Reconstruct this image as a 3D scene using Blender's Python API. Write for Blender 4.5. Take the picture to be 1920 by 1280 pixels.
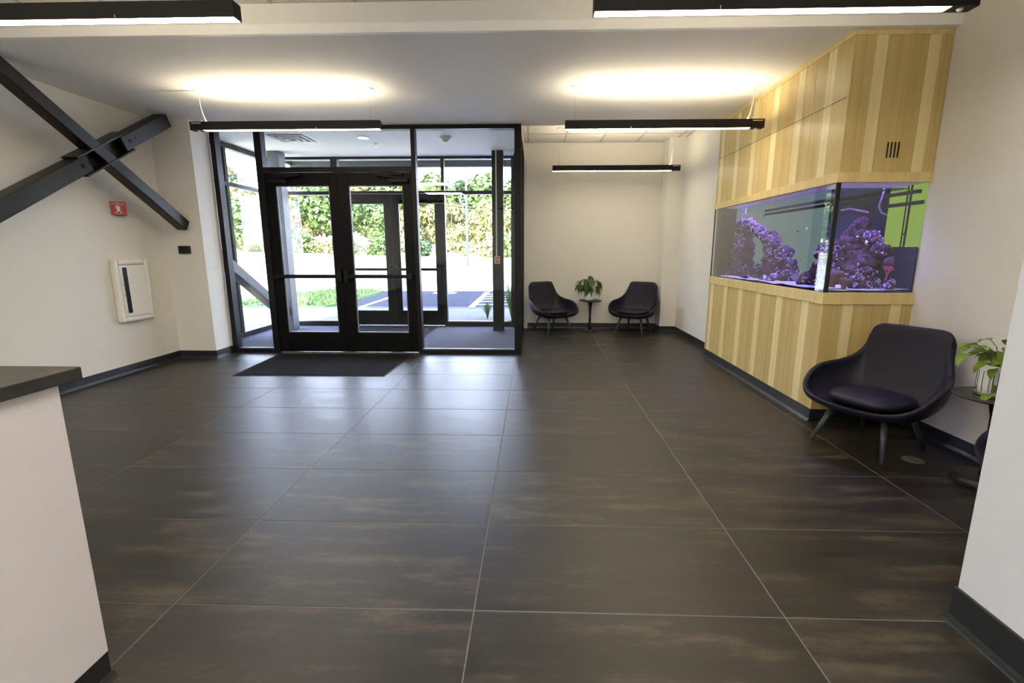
import bpy, bmesh, math, random
from mathutils import Vector, Matrix, noise as mnoise
PI = math.pi
for o in list(bpy.data.objects): bpy.data.objects.remove(o)
S = bpy.context.scene
COL = S.collection

# ------------------------------------------------------------------ camera
cam_d = bpy.data.cameras.new('camera'); cam = bpy.data.objects.new('camera', cam_d); COL.objects.link(cam)
yaw, pit = -0.0306776, 0.1915275
F = Vector((math.sin(yaw)*math.cos(pit), math.cos(yaw)*math.cos(pit), -math.sin(pit)))
Rt = Vector((math.cos(yaw), -math.sin(yaw), 0)); Up = Rt.cross(F)
M = Matrix((Rt, Up, -F)).transposed().to_4x4(); M.translation = Vector((0.2275, -1.6597, 1.4067))
cam.matrix_world = M
cam_d.sensor_width = 36; cam_d.sensor_fit = 'HORIZONTAL'
cam_d.lens = 897.05*36/1920
cam_d.shift_x = -(971.77-960)/1920; cam_d.shift_y = (642.69-640)/1920
cam_d.clip_start = 0.05; cam_d.clip_end = 600
S.camera = cam

# ------------------------------------------------------------------ world, sun, exposure
W = bpy.data.worlds.new('world'); S.world = W; W.use_nodes = True
wn = W.node_tree; wn.nodes.clear()
wo = wn.nodes.new('ShaderNodeOutputWorld'); wb = wn.nodes.new('ShaderNodeBackground')
wr = wn.nodes.new('ShaderNodeValToRGB'); wt = wn.nodes.new('ShaderNodeTexCoord'); ws = wn.nodes.new('ShaderNodeSeparateXYZ')
wr.color_ramp.elements[0].position = 0.0; wr.color_ramp.elements[0].color = (.74, .77, 1.0, 1)
wr.color_ramp.elements[1].position = 0.9; wr.color_ramp.elements[1].color = (.50, .56, 1.0, 1)
wn.links.new(wt.outputs['Generated'], ws.inputs[0]); wn.links.new(ws.outputs['Z'], wr.inputs[0])
wn.links.new(wr.outputs[0], wb.inputs[0]); wn.links.new(wb.outputs[0], wo.inputs[0])
wb.inputs[1].default_value = 10.0
sun_d = bpy.data.lights.new('sun', 'SUN'); sun = bpy.data.objects.new('sun', sun_d); COL.objects.link(sun)
sun_d.energy = 15.0; sun_d.angle = 0.009; sun_d.color = (1, .95, .85)
sun.rotation_euler = Vector((0.14, 0.86, -0.50)).to_track_quat('-Z', 'Y').to_euler()
S.view_settings.view_transform = 'Standard'; S.view_settings.look = 'None'
S.view_settings.gamma = 1; S.view_settings.use_curve_mapping = False
S.view_settings.exposure = 1.0
LAMP = 19.0      # luminance of the pendant lenses
LAMP_UP = 30.0
def area(name, loc, rot, sx, sy, power, color, spread=PI):
    d = bpy.data.lights.new(name, 'AREA'); d.shape = 'RECTANGLE'; d.size = sx; d.size_y = sy; d.energy = power; d.color = color; d.spread = spread
    o = bpy.data.objects.new(name, d); COL.objects.link(o); o.location = loc; o.rotation_euler = rot; return o
# unseen fill lights added at ceiling height behind the camera
for x_ in (-2.6, .6):
    for y_ in (-2.2, -4.4): area('unseen_fill_light', (x_, y_, 3.165), (0, 0, 0), 1.18, .58, 36, (1.0, .96, .93))

# ------------------------------------------------------------------ materials
MAT = {}
class NT:
    def __init__(s, name):
        s.m = bpy.data.materials.new(name); s.m.use_nodes = True; s.t = s.m.node_tree; s.t.nodes.clear()
        s.out = s.n('OutputMaterial'); MAT[name] = s.m
    def n(s, k, **kw):
        x = s.t.nodes.new('ShaderNode'+k)
        for a, v in kw.items(): setattr(x, a, v)
        return x
    def l(s, a, b): s.t.links.new(a, b)
    def math(s, op, a, b=None, c=None):
        x = s.n('Math', operation=op)
        for i, v in enumerate((a, b, c)):
            if v is None: continue
            if isinstance(v, (int, float)): x.inputs[i].default_value = v
            else: s.l(v, x.inputs[i])
        return x.outputs[0]
    def noise(s, vec, scale, detail=4, rough=.55, sc=None, off=None):
        if sc is not None or off is not None:
            mp = s.n('Mapping'); s.l(vec, mp.inputs[0])
            if sc: mp.inputs['Scale'].default_value = sc
            if off is not None: s.l(off, mp.inputs['Location'])
            vec = mp.outputs[0]
        x = s.n('TexNoise'); s.l(vec, x.inputs['Vector']); x.inputs['Scale'].default_value = scale
        x.inputs['Detail'].default_value = detail; x.inputs['Roughness'].default_value = rough
        return x.outputs['Fac']
    def ramp(s, fac, stops):
        r = s.n('ValToRGB'); s.l(fac, r.inputs[0]); e = r.color_ramp.elements
        while len(e) < len(stops): e.new(.5)
        for i, (p, c) in enumerate(stops):
            e[i].position = p; e[i].color = (c if len(c) == 4 else (*c, 1)) if isinstance(c, tuple) else (c, c, c, 1)
        return r.outputs[0]
    def bsdf(s, color=None, rough=.5, metal=0, bump=None, bumpd=.002, bumps=.5, spec=None, coat=0):
        b = s.n('BsdfPrincipled')
        if isinstance(color, tuple): b.inputs['Base Color'].default_value = (*color, 1)
        elif color is not None: s.l(color, b.inputs['Base Color'])
        if isinstance(rough, (int, float)): b.inputs['Roughness'].default_value = rough
        else: s.l(rough, b.inputs['Roughness'])
        b.inputs['Metallic'].default_value = metal
        if spec is not None: b.inputs['Specular IOR Level'].default_value = spec
        if coat: b.inputs['Coat Weight'].default_value = coat
        if bump is not None:
            bp = s.n('Bump'); s.l(bump, bp.inputs['Height']); bp.inputs['Distance'].default_value = bumpd
            bp.inputs['Strength'].default_value = bumps; s.l(bp.outputs[0], b.inputs['Normal'])
        s.l(b.outputs[0], s.out.inputs[0]); return b
def tc(s, k='Object'): return s.n('TexCoord').outputs[k]
def plain(name, c, rough=.5, metal=0, nscale=None, var=.12, bump=0, spec=None, sc=None):
    s = NT(name)
    if nscale:
        nf = s.noise(tc(s), nscale, 5, .6, sc)
        lo = tuple(x*(1-var) for x in c); hi = tuple(min(1, x*(1+var)) for x in c)
        col = s.ramp(nf, [(.3, lo), (.7, hi)])
        s.bsdf(col, rough, metal, nf if bump else None, bump, .6, spec)
    else: s.bsdf(c, rough, metal, spec=spec)
    return s.m
def emit(name, c, st):
    s = NT(name); e = s.n('Emission'); e.inputs[0].default_value = (*c, 1); e.inputs[1].default_value = st
    s.l(e.outputs[0], s.out.inputs[0]); return s.m
def thin_glass(name, tint, r0=.04, rough=0.0, mul=1.0):
    s = NT(name); lw = s.n('LayerWeight'); lw.inputs[0].default_value = .5
    p = s.math('POWER', lw.outputs['Facing'], 5.0)
    f = s.math('MULTIPLY_ADD', p, 1-r0, r0)
    if mul != 1: f = s.math('MINIMUM', s.math('MULTIPLY', f, mul), 1.0)
    t = s.n('BsdfTransparent'); t.inputs[0].default_value = (*tint, 1)
    g = s.n('BsdfGlossy'); g.inputs['Roughness'].default_value = rough; g.inputs[0].default_value = (.95, .97, .97, 1)
    mx = s.n('MixShader'); s.l(f, mx.inputs[0]); s.l(t.outputs[0], mx.inputs[1]); s.l(g.outputs[0], mx.inputs[2])
    s.l(mx.outputs[0], s.out.inputs[0]); return s.m

REEF = 3.0
plain('wall_paint', (.76, .74, .69), .62, 0, 60, .015, .0006)
plain('trim_white', (.95, .95, .94), .4)
plain('bulkhead_paint', (.80, .79, .77), .7)
plain('accent_paint', (.70, .72, .76), .55, 0, 60, .015, .0006)
plain('ceiling_paint', (.90, .90, .89), .7, 0, 40, .01)
plain('ceiling_tile_white', (.70, .69, .66), .9, 0, 180, .07, .001)
plain('ceiling_grid_white', (.45, .44, .42), .6)
plain('baseboard_rubber', (.018, .020, .023), .38, 0, 30, .08)
plain('counter_top_dark', (.035, .033, .030), .42, 0, 14, .35)
plain('counter_white', (.74, .69, .67), .45, 0, 5, .02)
plain('black_metal', (.006, .006, .007), .45, 0, 40, .1, spec=.25)
plain('charcoal_metal', (.006, .0065, .008), .40, 0, 12, .15, spec=.25)
plain('gray_steel', (.085, .095, .11), .45, 0, 10, .1)
plain('brace_steel', (.009, .0085, .008), .40, 0, 9, .2, spec=.35)
plain('pendant_black', (.007, .006, .005), .5, spec=.3)
plain('white_plastic', (.72, .72, .70), .4)
plain('cream_enamel', (.80, .78, .70), .38)
plain('red_sign', (.42, .018, .012), .4)
plain('chrome', (.7, .7, .7), .2, 1)
plain('brass', (.55, .42, .18), .3, 1)
plain('bronze_plate', (.45, .42, .36), .42, 1, 60, .3)
plain('upholstery', (.006, .0055, .018), .50, 0, 350, .25, .0004, spec=.4)
plain('chair_leg_gray', (.052, .060, .072), .36, 0, 20, .1)
plain('table_black', (.014, .014, .016), .4, 0, 30, .15)
plain('white_ceramic', (.90, .89, .87), .22)
plain('soil', (.02, .012, .008), .95, 0, 90, .5, .004)
plain('stem_green', (.10, .16, .04), .55)
plain('trunk_pale', (.42, .36, .28), .85, 0, 3, .35, .02, sc=(6, 6, .7))
plain('concrete', (.095, .098, .125), .95, 0, 3, .12, .002, spec=.1)
plain('asphalt', (.016, .018, .030), .95, 0, 25, .3, .004, spec=.08)
plain('road_gray', (.40, .40, .44), .85, 0, 1.5, .08, .002)
plain('lane_paint', (.80, .80, .80), .6, 0, 8, .08)
plain('dry_grass', (.52, .47, .30), .95, 0, .6, .22, .03)
plain('lawn', (.035, .085, .012), .95, 0, 3, .5, .03)
plain('gravel', (.05, .048, .045), .95, 0, 30, .75, .02)
plain('boulder', (.25, .25, .24), .9, 0, 3, .5, .05)
plain('soffit_panel', (.62, .66, .58), .6, 0, 2, .04)
plain('fascia_gray', (.03, .033, .036), .5)
plain('carpet_gray', (.088, .090, .118), .97, 0, 240, .40, .003, spec=.1)
plain('mat_dark', (.014, .014, .016), .98, 0, 160, .95, .006, spec=.1)
plain('mat_edge', (.008, .008, .009), .7)
plain('spandrel_pale', (.52, .57, .62), .35)
plain('door_reflective', (.003, .003, .0035), .42, spec=.16)
plain('grout', (.16, .15, .14), .8, 0, 60, .15)
plain('rock_purple', (.085, .028, .07), .85, 0, 14, .95, .02)
plain('polyp_lilac', (.55, .34, .80), .6, 0, 40, .35)
plain('coral_brown', (.22, .085, .10), .7, 0, 22, .35, .006)
plain('coral_pink', (.60, .10, .25), .7, 0, 40, .35, .004)
plain('coral_plate', (.26, .20, .38), .7, 0, 30, .3)
plain('shell_white', (.85, .80, .80), .5)
plain('fish_blue', (.05, .08, .5), .4)
plain('fish_yellow', (.85, .72, .12), .4)
plain('fish_white', (.8, .8, .9), .4)
plain('fish_dark', (.03, .03, .06), .4)
plain('reef_sand', (.72, .68, .78), .95, 0, 120, .15, .004)
plain('tank_silicone', (.004, .004, .005), .3)
plain('tank_indigo', (.012, .006, .06), .4, spec=.3)
plain('tank_dark_strip', (.020, .012, .012), .4, spec=.3)  # dark tone for the strip of the long pane without reflection
emit('tank_reflection_glow', (.50, .66, .62), .19)  # glow imitates the pale reflection in the long pane
plain('sensor_black', (.006, .006, .007), .2)
plain('pull_red', (.45, .13, .10), .4)
plain('conduit_white', (.6, .6, .56), .4)
emit('lamp_lens', (1.0, .86, .62), LAMP)
emit('lamp_up', (1.0, .84, .58), LAMP_UP)
emit('down_lens', (1.0, .93, .80), 3.0)
emit('lime_reflection_glow', (.36, .50, .10), .42)  # glow imitates a green reflection in the tank
thin_glass('glass', (.95, .97, .95), .04, 0, .6)
thin_glass('tank_glass', (.90, .94, .97), .045, 0, 1.3)
thin_glass('water_surface', (.75, .80, .97), .06, .03)
thin_glass('cabinet_glass', (.30, .32, .30), .55, .02)

def floor_tile_mat():
    s = NT('floor_tile'); o = s.n('ObjectInfo'); v = tc(s)
    cmb = s.n('CombineXYZ'); s.l(s.math('MULTIPLY', o.outputs['Random'], 37.0), cmb.inputs[0])
    s.l(s.math('MULTIPLY', o.outputs['Random'], 91.0), cmb.inputs[1])
    a = s.noise(v, 1.5, 8, .66, (1, 6.5, 1), cmb.outputs[0])          # long streaks
    b = s.noise(v, 3.6, 9, .68, (1, 1.9, 1), cmb.outputs[0])          # mottled patches
    c = s.noise(v, 26, 4, .6, (1, 3, 1), cmb.outputs[0])
    f = s.math('ADD', s.math('MULTIPLY', a, .55), s.math('MULTIPLY', b, .37))
    f = s.math('ADD', f, s.math('MULTIPLY', c, .08))
    f = s.math('ADD', f, s.math('MULTIPLY', s.math('SUBTRACT', o.outputs['Random'], .5), .05))
    col = s.ramp(f, [(.32, (.004, .0033, .003)), (.44, (.009, .0075, .006)), (.51, (.015, .012, .0085)), (.55, (.034, .026, .017)), (.62, (.070, .054, .034))])
    rg = s.ramp(f, [(.35, .36), (.65, .47)])
    s.bsdf(col, rg, 0, f, .0006, .15, .66)
floor_tile_mat()
def wood_mat(name, base, dark):
    s = NT(name); o = s.n('ObjectInfo'); v = tc(s)
    cmb = s.n('CombineXYZ')
    for i, k in enumerate((13.0, 29.0, 7.0)): s.l(s.math('MULTIPLY', o.outputs['Random'], k), cmb.inputs[i])
    a = s.noise(v, 5.0, 3, .5, (3.4, 3.4, .06), cmb.outputs[0])
    b = s.noise(v, 60, 4, .6, (2.2, 2.2, .05), cmb.outputs[0])
    f = s.math('ADD', s.math('MULTIPLY', a, .68), s.math('MULTIPLY', b, .32))
    col = s.ramp(f, [(.36, dark), (.62, base)])
    s.bsdf(col, .34, 0, b, .0004, .3, .5)
wood_mat('wood_light', (.84, .72, .40), (.74, .61, .31))
wood_mat('wood_dark', (.62, .47, .19), (.49, .36, .13))
wood_mat('wood_trim', (.76, .60, .28), (.66, .50, .21))
def leaf_mat(name, c1, c2, c3, sc=3.0, rough=.5, tr=.25):
    s = NT(name); o = s.n('ObjectInfo'); g = s.n('NewGeometry')
    nf = s.noise(tc(s), sc, 3, .6)
    f = s.math('ADD', s.math('MULTIPLY', nf, .6), s.math('MULTIPLY', g.outputs['Random Per Island'], .4))
    col = s.ramp(f, [(.25, c1), (.5, c2), (.75, c3)])
    b = s.bsdf(col, rough); t = s.n('BsdfTranslucent'); s.l(col, t.inputs[0])
    mx = s.n('MixShader'); mx.inputs[0].default_value = tr
    s.l(b.outputs[0], mx.inputs[1]); s.l(t.outputs[0], mx.inputs[2]); s.l(mx.outputs[0], s.out.inputs[0])
leaf_mat('tree_leaf_yellow', (.08, .10, .025), (.22, .21, .07), (.42, .37, .17))
leaf_mat('tree_leaf_green', (.03, .06, .012), (.09, .15, .035), (.22, .27, .08))
leaf_mat('tree_leaf_dark', (.010, .025, .010), (.03, .065, .02), (.07, .12, .045))
leaf_mat('leaf_dark_green', (.02, .055, .012), (.045, .10, .02), (.08, .15, .03), 30, .35, .1)
leaf_mat('leaf_pothos', (.08, .17, .02), (.20, .33, .035), (.42, .52, .08), 18, .35, .2)
leaf_mat('grass_blade', (.022, .055, .012), (.055, .11, .025), (.14, .16, .07), 4, .6, .25)

# ------------------------------------------------------------------ geometry helpers
class MB:
    def __init__(s): s.b = bmesh.new()
    def box(s, x0, x1, y0, y1, z0, z1):
        v = [s.b.verts.new(p) for p in ((x0,y0,z0),(x1,y0,z0),(x1,y1,z0),(x0,y1,z0),(x0,y0,z1),(x1,y0,z1),(x1,y1,z1),(x0,y1,z1))]
        for f in ((3,2,1,0),(4,5,6,7),(0,1,5,4),(1,2,6,5),(2,3,7,6),(3,0,4,7)): s.b.faces.new([v[i] for i in f])
        return s
    def ring(s, pts, close=True): return [s.b.verts.new(p) for p in pts]
    def loft(s, rings, cap=True, closed=True):
        R = [[s.b.verts.new(p) for p in r] for r in rings]; n = len(R[0])
        for a, b in zip(R[:-1], R[1:]):
            for i in range(n if closed else n-1):
                j = (i+1) % n; s.b.faces.new((a[i], a[j], b[j], b[i]))
        if cap:
            s.b.faces.new(list(reversed(R[0]))); s.b.faces.new(R[-1])
        return s
    def tube(s, p0, p1, r0, r1=None, n=12):
        return s.path([p0, p1], [r0, r0 if r1 is None else r1], n)
    def path(s, pts, rad, n=8):
        pts = [Vector(p) for p in pts]
        if isinstance(rad, (int, float)): rad = [rad]*len(pts)
        rings = []; prev = None
        for i, p in enumerate(pts):
            d = (pts[min(i+1, len(pts)-1)]-pts[max(i-1, 0)]).normalized()
            if prev is None:
                a = Vector((0, 0, 1)) if abs(d.z) < .9 else Vector((1, 0, 0)); u = d.cross(a).normalized()
            else: u = (prev-d*prev.dot(d)).normalized()
            prev = u; w = d.cross(u)
            rings.append([p+(u*math.cos(2*PI*k/n)+w*math.sin(2*PI*k/n))*rad[i] for k in range(n)])
        return s.loft(rings)
    def lathe(s, prof, n=24, c=(0, 0)):
        return s.loft([[(c[0]+r*math.cos(2*PI*k/n), c[1]+r*math.sin(2*PI*k/n), z) for k in range(n)] for r, z in prof])
    def prism(s, poly, z0, z1):
        return s.loft([[(x, y, z0) for x, y in poly], [(x, y, z1) for x, y in poly]])
    def obox(s, c, ax, ay, az, hx, hy, hz):
        c = Vector(c); v = []
        for k in (-1, 1):
            for a, b in ((-1,-1),(1,-1),(1,1),(-1,1)): v.append(s.b.verts.new(c+ax*hx*a+ay*hy*b+az*hz*k))
        for f in ((3,2,1,0),(4,5,6,7),(0,1,5,4),(1,2,6,5),(2,3,7,6),(3,0,4,7)): s.b.faces.new([v[i] for i in f])
        return s
def smooth(me):
    for p in me.polygons: p.use_smooth = True
def obj(name, mb, m, parent=None, bev=0, sm=False, local=False, seg=2):
    me = bpy.data.meshes.new(name)
    b = mb.b; bmesh.ops.recalc_face_normals(b, faces=b.faces[:])
    if parent is not None and not local:
        L = WL(parent)
        for v in b.verts: v.co -= L
    b.to_mesh(me); b.free(); me.materials.append(MAT[m] if isinstance(m, str) else m)
    o = bpy.data.objects.new(name, me); COL.objects.link(o)
    if parent is not None: o.parent = parent
    if sm: smooth(me)
    if bev:
        md = o.modifiers.new('bevel', 'BEVEL'); md.width = bev; md.segments = seg; md.limit_method = 'ANGLE'
    return o
def WL(o):
    L = Vector(o.location)
    while o.parent: o = o.parent; L += Vector(o.location)
    return L
def empty(name, loc=(0, 0, 0), rz=0):
    o = bpy.data.objects.new(name, None); COL.objects.link(o); o.location = loc; o.rotation_euler = (0, 0, rz)
    o.empty_display_size = .1; return o
def tag(o, label, cat, group=None, kind=None):
    o['label'] = label; o['category'] = cat
    if group: o['group'] = group
    if kind: o['kind'] = kind
    return o
def struct(o): o['kind'] = 'structure'; return o
def stuff(o): o['kind'] = 'stuff'; return o
def B(*a): return MB().box(*a)
def copyobj(o, parent=None, **kw):
    c = o.copy(); COL.objects.link(c); c.parent = parent
    for k, v in kw.items(): setattr(c, k, v)
    return c
def copy_tree(root, loc, rz, label=None):
    r = root.copy(); COL.objects.link(r); r.location = loc; r.rotation_euler = (0, 0, rz)
    if label: r['label'] = label
    for ch in list(root.children):
        c = ch.copy(); COL.objects.link(c); c.parent = r
        for g in ch.children:
            d = g.copy(); COL.objects.link(d); d.parent = c
    return r
def sbox(name, *a, m='wall_paint', bev=0): return struct(obj(name, B(*a), m, None, bev))
def text_mesh(name, txt, size, m, parent, mat4, extrude=.0006):
    cu = bpy.data.curves.new(name, 'FONT'); cu.body = txt; cu.size = size; cu.align_x = 'CENTER'; cu.align_y = 'CENTER'; cu.extrude = extrude
    t = bpy.data.objects.new(name, cu); COL.objects.link(t)
    dg = bpy.context.evaluated_depsgraph_get(); dg.update()
    me = bpy.data.meshes.new_from_object(t.evaluated_get(dg)); bpy.data.objects.remove(t)
    me.name = name; me.transform(mat4); me.materials.clear(); me.materials.append(MAT[m])
    o = bpy.data.objects.new(name, me); COL.objects.link(o)
    if parent:
        me.transform(Matrix.Translation(-WL(parent))); o.parent = parent
    return o

# ================================================================== SETTING
TW, TD, ZC = 1.2192, .6096, 2.965
# floor: grout bed with every tile its own piece
floor = sbox('floor', -4.60, 3.40, -6.0, 4.80, -.12, -.0015, m='grout')
fl2 = B(0.0, 3.3, 4.80, 7.0, -.12, -.0015)
obj('grout_bed', fl2, 'grout', floor)
def tile_mesh(w, d):
    b = B(-w/2, w/2, -d/2, d/2, -.009, 0); me = bpy.data.meshes.new('tile'); bmesh.ops.recalc_face_normals(b.b, faces=b.b.faces[:])
    bmesh.ops.bevel(b.b, geom=[e for e in b.b.edges if all(v.co.z > -.001 for v in e.verts)], offset=.0012, segments=1, affect='EDGES')
    b.b.to_mesh(me); b.b.free(); me.materials.append(MAT['floor_tile']); return me
cache = {}
def lay(x0, x1, y0, y1):
    for i in range(-4, 3):
        for j in range(-10, 12):
            a, b_ = max(x0, i*TW), min(x1, (i+1)*TW); c, d = max(y0, j*TD), min(y1, (j+1)*TD)
            if b_-a < .02 or d-c < .02: continue
            w, h = round(b_-a-.0048, 4), round(d-c-.0048, 4)
            if (w, h) not in cache: cache[(w, h)] = tile_mesh(w, h)
            o = bpy.data.objects.new('tile', cache[(w, h)]); COL.objects.link(o); o.parent = floor
            o.location = ((a+b_)/2, (c+d)/2, 0)
lay(-4.44, 3.24, -6.0, 4.755); lay(.06, 2.70, 4.755, 7.0)

# walls
sbox('wall_left', -4.60, -4.44, -6, 4.40, 0, 3.5)
sbox('wall_left_pier', -4.60, -3.95, 4.40, 4.755, 0, 3.2)
sbox('wall_back', -4.60, 3.40, -6.15, -6.0, 0, 3.5)
sbox('wall_right', 3.24, 3.40, 0.0, 4.745, 0, 3.5)
sbox('wall_right_near', 1.85, 3.40, -6.0, 0.0, 0, 3.5, m='accent_paint')
sbox('wall_nook_right', 2.70, 3.40, 4.745, 7.15, 0, 3.5)
sbox('wall_nook_pier', 2.43, 2.70, 6.66, 7.15, 0, 3.5)
sbox('wall_nook_back', -.02, 2.43, 7.0, 7.30, 0, 3.5)
sbox('wall_nook_left', -.02, .06, 4.86, 7.0, 3.01, 3.5)
sbox('wall_outside_left', -4.75, -4.60, -6.15, 4.88, -.1, 3.5, m='spandrel_pale')
sbox('wall_facade', 2.43, 9.0, 7.15, 7.35, -.1, 3.5, m='gray_steel')
# ceilings
sbox('ceiling', -4.60, 3.40, 2.20, 4.86, ZC, 3.5, m='ceiling_paint')
sbox('trim_1', -4.44, 3.24, 2.165, 2.20, ZC, 3.035, m='trim_white', bev=.004)
sbox('trim_2', -4.44, 3.24, 2.190, 2.20, 3.035, 3.178, m='bulkhead_paint')
sbox('ceiling_vestibule', -4.60, -.02, 4.86, 7.34, 3.03, 3.5, m='ceiling_paint')
# tiled ceilings: grid plus each tile
def tiled_ceiling(name, x0, x1, y0, y1, z, xo, yo):
    c = sbox(name, x0, x1, y0, y1, z+.014, z+.2, m='ceiling_tile_white')
    g = MB(); P = .6096; nx0 = math.ceil((x0-xo)/P); ny0 = math.ceil((y0-yo)/P)
    xs = [x0]+[xo+k*P for k in range(nx0, nx0+40) if xo+k*P < x1-.01]+[x1]
    ys = [y0]+[yo+k*P for k in range(ny0, ny0+40) if yo+k*P < y1-.01]+[y1]
    for x in xs: g.box(max(x-.012, x0), min(x+.012, x1), y0, y1, z-.004, z+.01)
    for y in ys: g.box(x0, x1, max(y-.012, y0), min(y+.012, y1), z-.0035, z+.0105)
    obj('ceiling_grid', g, 'ceiling_grid_white', c)
    for a, b_ in zip(xs[:-1], xs[1:]):
        for d, e in zip(ys[:-1], ys[1:]):
            if b_-a > .05 and e-d > .05:
                obj('ceiling_tile', B(a+.014, b_-.014, d+.014, e-.014, z+.002, z+.013), 'ceiling_tile_white', c)
tiled_ceiling('ceiling_nook', .06, 2.70, 4.86, 7.0, 3.205, .136, 7.0)
tiled_ceiling('ceiling_front', -4.44, 3.24, -6.0, 2.20, 3.18, .13, 2.20)

# baseboards with a cove toe
def baseboard(name, pts, h=.105, t=.010, toe=.016):
    """pts: floor polyline; room lies on the left-hand side of travel"""
    b = MB(); rings = []
    prof = [(0, 0), (toe, 0), (toe*.72, .006), (t*.9, .018), (t*.6, .03), (t*.6, h-.004), (t*.3, h), (0, h)]
    P = [Vector((x, y, 0)) for x, y in pts]
    for i, p in enumerate(P):
        d0 = (P[i]-P[i-1]).normalized() if i else (P[1]-P[0]).normalized()
        d1 = (P[i+1]-P[i]).normalized() if i < len(P)-1 else d0
        n0 = Vector((-d0.y, d0.x, 0)); n1 = Vector((-d1.y, d1.x, 0)); n = (n0+n1).normalized(); k = 1/max(.3, n.dot(n0))
        rings.append([p+n*(a*k)+Vector((0, 0, z)) for a, z in prof])
    b.loft(rings)
    return struct(obj(name, b, 'baseboard_rubber'))
baseboard('baseboard_left', [(-3.95, 4.755), (-3.95, 4.40), (-4.44, 4.40), (-4.44, -6.0)])
baseboard('baseboard_right', [(3.24, 0.0), (3.24, 2.23)])
baseboard('baseboard_right_near', [(1.85, -6.0), (1.85, 0.0), (3.24, 0.0)], .15, .014, .022)
baseboard('baseboard_nook', [(2.70, 4.745), (2.70, 6.66), (2.43, 6.66), (2.43, 7.0), (.13, 7.0)])

# ------------------------------------------------------------------ inner storefront (window_1) and doors
def bar(parent, *a, name='mullion', m='charcoal_metal', bev=.002): return obj(name, B(*a), m, parent, bev, seg=1)
Y0, Y1 = 4.76, 4.875
w1 = struct(empty('window_1', (-2, Y0, 0)))
for xa, xb in ((-3.95, -3.885), (-3.375, -3.285), (-1.345, -1.29), (-.02, .068)): bar(w1, xa, xb, Y0, Y1, 0, ZC)
for xa, xb in ((-3.885, -3.375), (-1.29, -.02)):
    bar(w1, xa, xb, Y0+.004, Y1-.004, 0, .055, name='sill')
    bar(w1, xa, xb, Y0+.03, Y0+.085, .055, .066, name='glass_stop', m='gray_steel', bev=0)
    bar(w1, xa, xb, Y0+.004, Y1-.004, ZC-.05, ZC+.002, name='head_rail')
bar(w1, -3.285, -1.345, Y0+.004, Y1-.004, 2.40, 2.462, name='transom_rail')
bar(w1, -3.285, -1.345, Y0+.004, Y1-.004, ZC-.05, ZC+.002, name='head_rail')
for xa, xb, za, zb in ((-3.885, -3.375, .055, ZC-.05), (-1.29, -.02, .055, ZC-.05), (-3.285, -1.345, 2.462, ZC-.05)):
    obj('pane', B(xa-.005, xb+.005, 4.813, 4.819, za-.005, zb+.005), 'glass', w1)
bar(w1, -3.375, -1.29, 4.79, 4.86, 0, .013, name='threshold', m='chrome')

def door(name, xa, xb, yf, hinge, zt=2.40):
    """glazed leaf between xa and xb, inner face at yf"""
    d = struct(empty(name, ((xa+xb)/2, yf, 0))); t = .045; st = .125
    for a, b_ in ((xa, xa+st), (xb-st, xb)): bar(d, a, b_, yf, yf+t, .018, zt-.004, name='stile', m='door_reflective')
    bar(d, xa+st, xb-st, yf, yf+t, .018, .285, name='bottom_rail', m='door_reflective')
    bar(d, xa+st, xb-st, yf, yf+t, 2.235, zt-.004, name='top_rail', m='door_reflective')
    g = MB(); a, b_ = xa+st, xb-st
    for bx in ((a, a+.012, yf+.006, yf+t-.006, .285, 2.235), (b_-.012, b_, yf+.006, yf+t-.006, .285, 2.235), (a, b_, yf+.006, yf+t-.006, .285, .297), (a, b_, yf+.006, yf+t-.006, 2.223, 2.235)): g.box(*bx)
    obj('glazing_bead', g, 'gray_steel', d)
    obj('pane', B(a+.01, b_-.01, yf+.020, yf+.026, .29, 2.23), 'glass', d)
    # panic bar: rail, end bracket, latch case
    hx, lx = (xa, xb) if hinge < 0 else (xb, xa); s = 1 if hinge < 0 else -1
    pb = obj('push_bar', B(min(hx+s*.05, lx-s*.03), max(hx+s*.05, lx-s*.03), yf-.075, yf-.035, 1.035, 1.085), 'black_metal', d, .006)
    obj('end_bracket', B(min(hx+s*.03, hx+s*.085), max(hx+s*.03, hx+s*.085), yf-.078, yf, 1.025, 1.095), 'black_metal', pb, .006)
    obj('latch_case', B(min(lx-s*.012, lx-s*.075), max(lx-s*.012, lx-s*.075), yf-.085, yf, .985, 1.135), 'black_metal', pb, .008)
    cb = obj('closer_body', B(hx+s*.17-.13, hx+s*.17+.13, yf-.062, yf, 2.262, 2.312), 'black_metal', d, .008)
    arm = MB(); arm.obox((hx+s*.30, yf-.07, 2.335), Vector((1, 0, .10*s)).normalized(), Vector((0, 1, 0)), Vector((-.10*s, 0, 1)).normalized(), .17, .010, .010)
    arm.box(hx+s*.30-.17, hx+s*.30+.19, yf-.05, yf-.01, 2.352, 2.378)
    obj('closer_arm', arm, 'black_metal', d, .003)
    for a_, zz in (((xa+.005), .3), ((xb-.005), .3)): pass
    return d
door('door_1', -3.283, -2.318, 4.785, -1); door('door_2', -2.314, -1.348, 4.785, 1)

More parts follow.
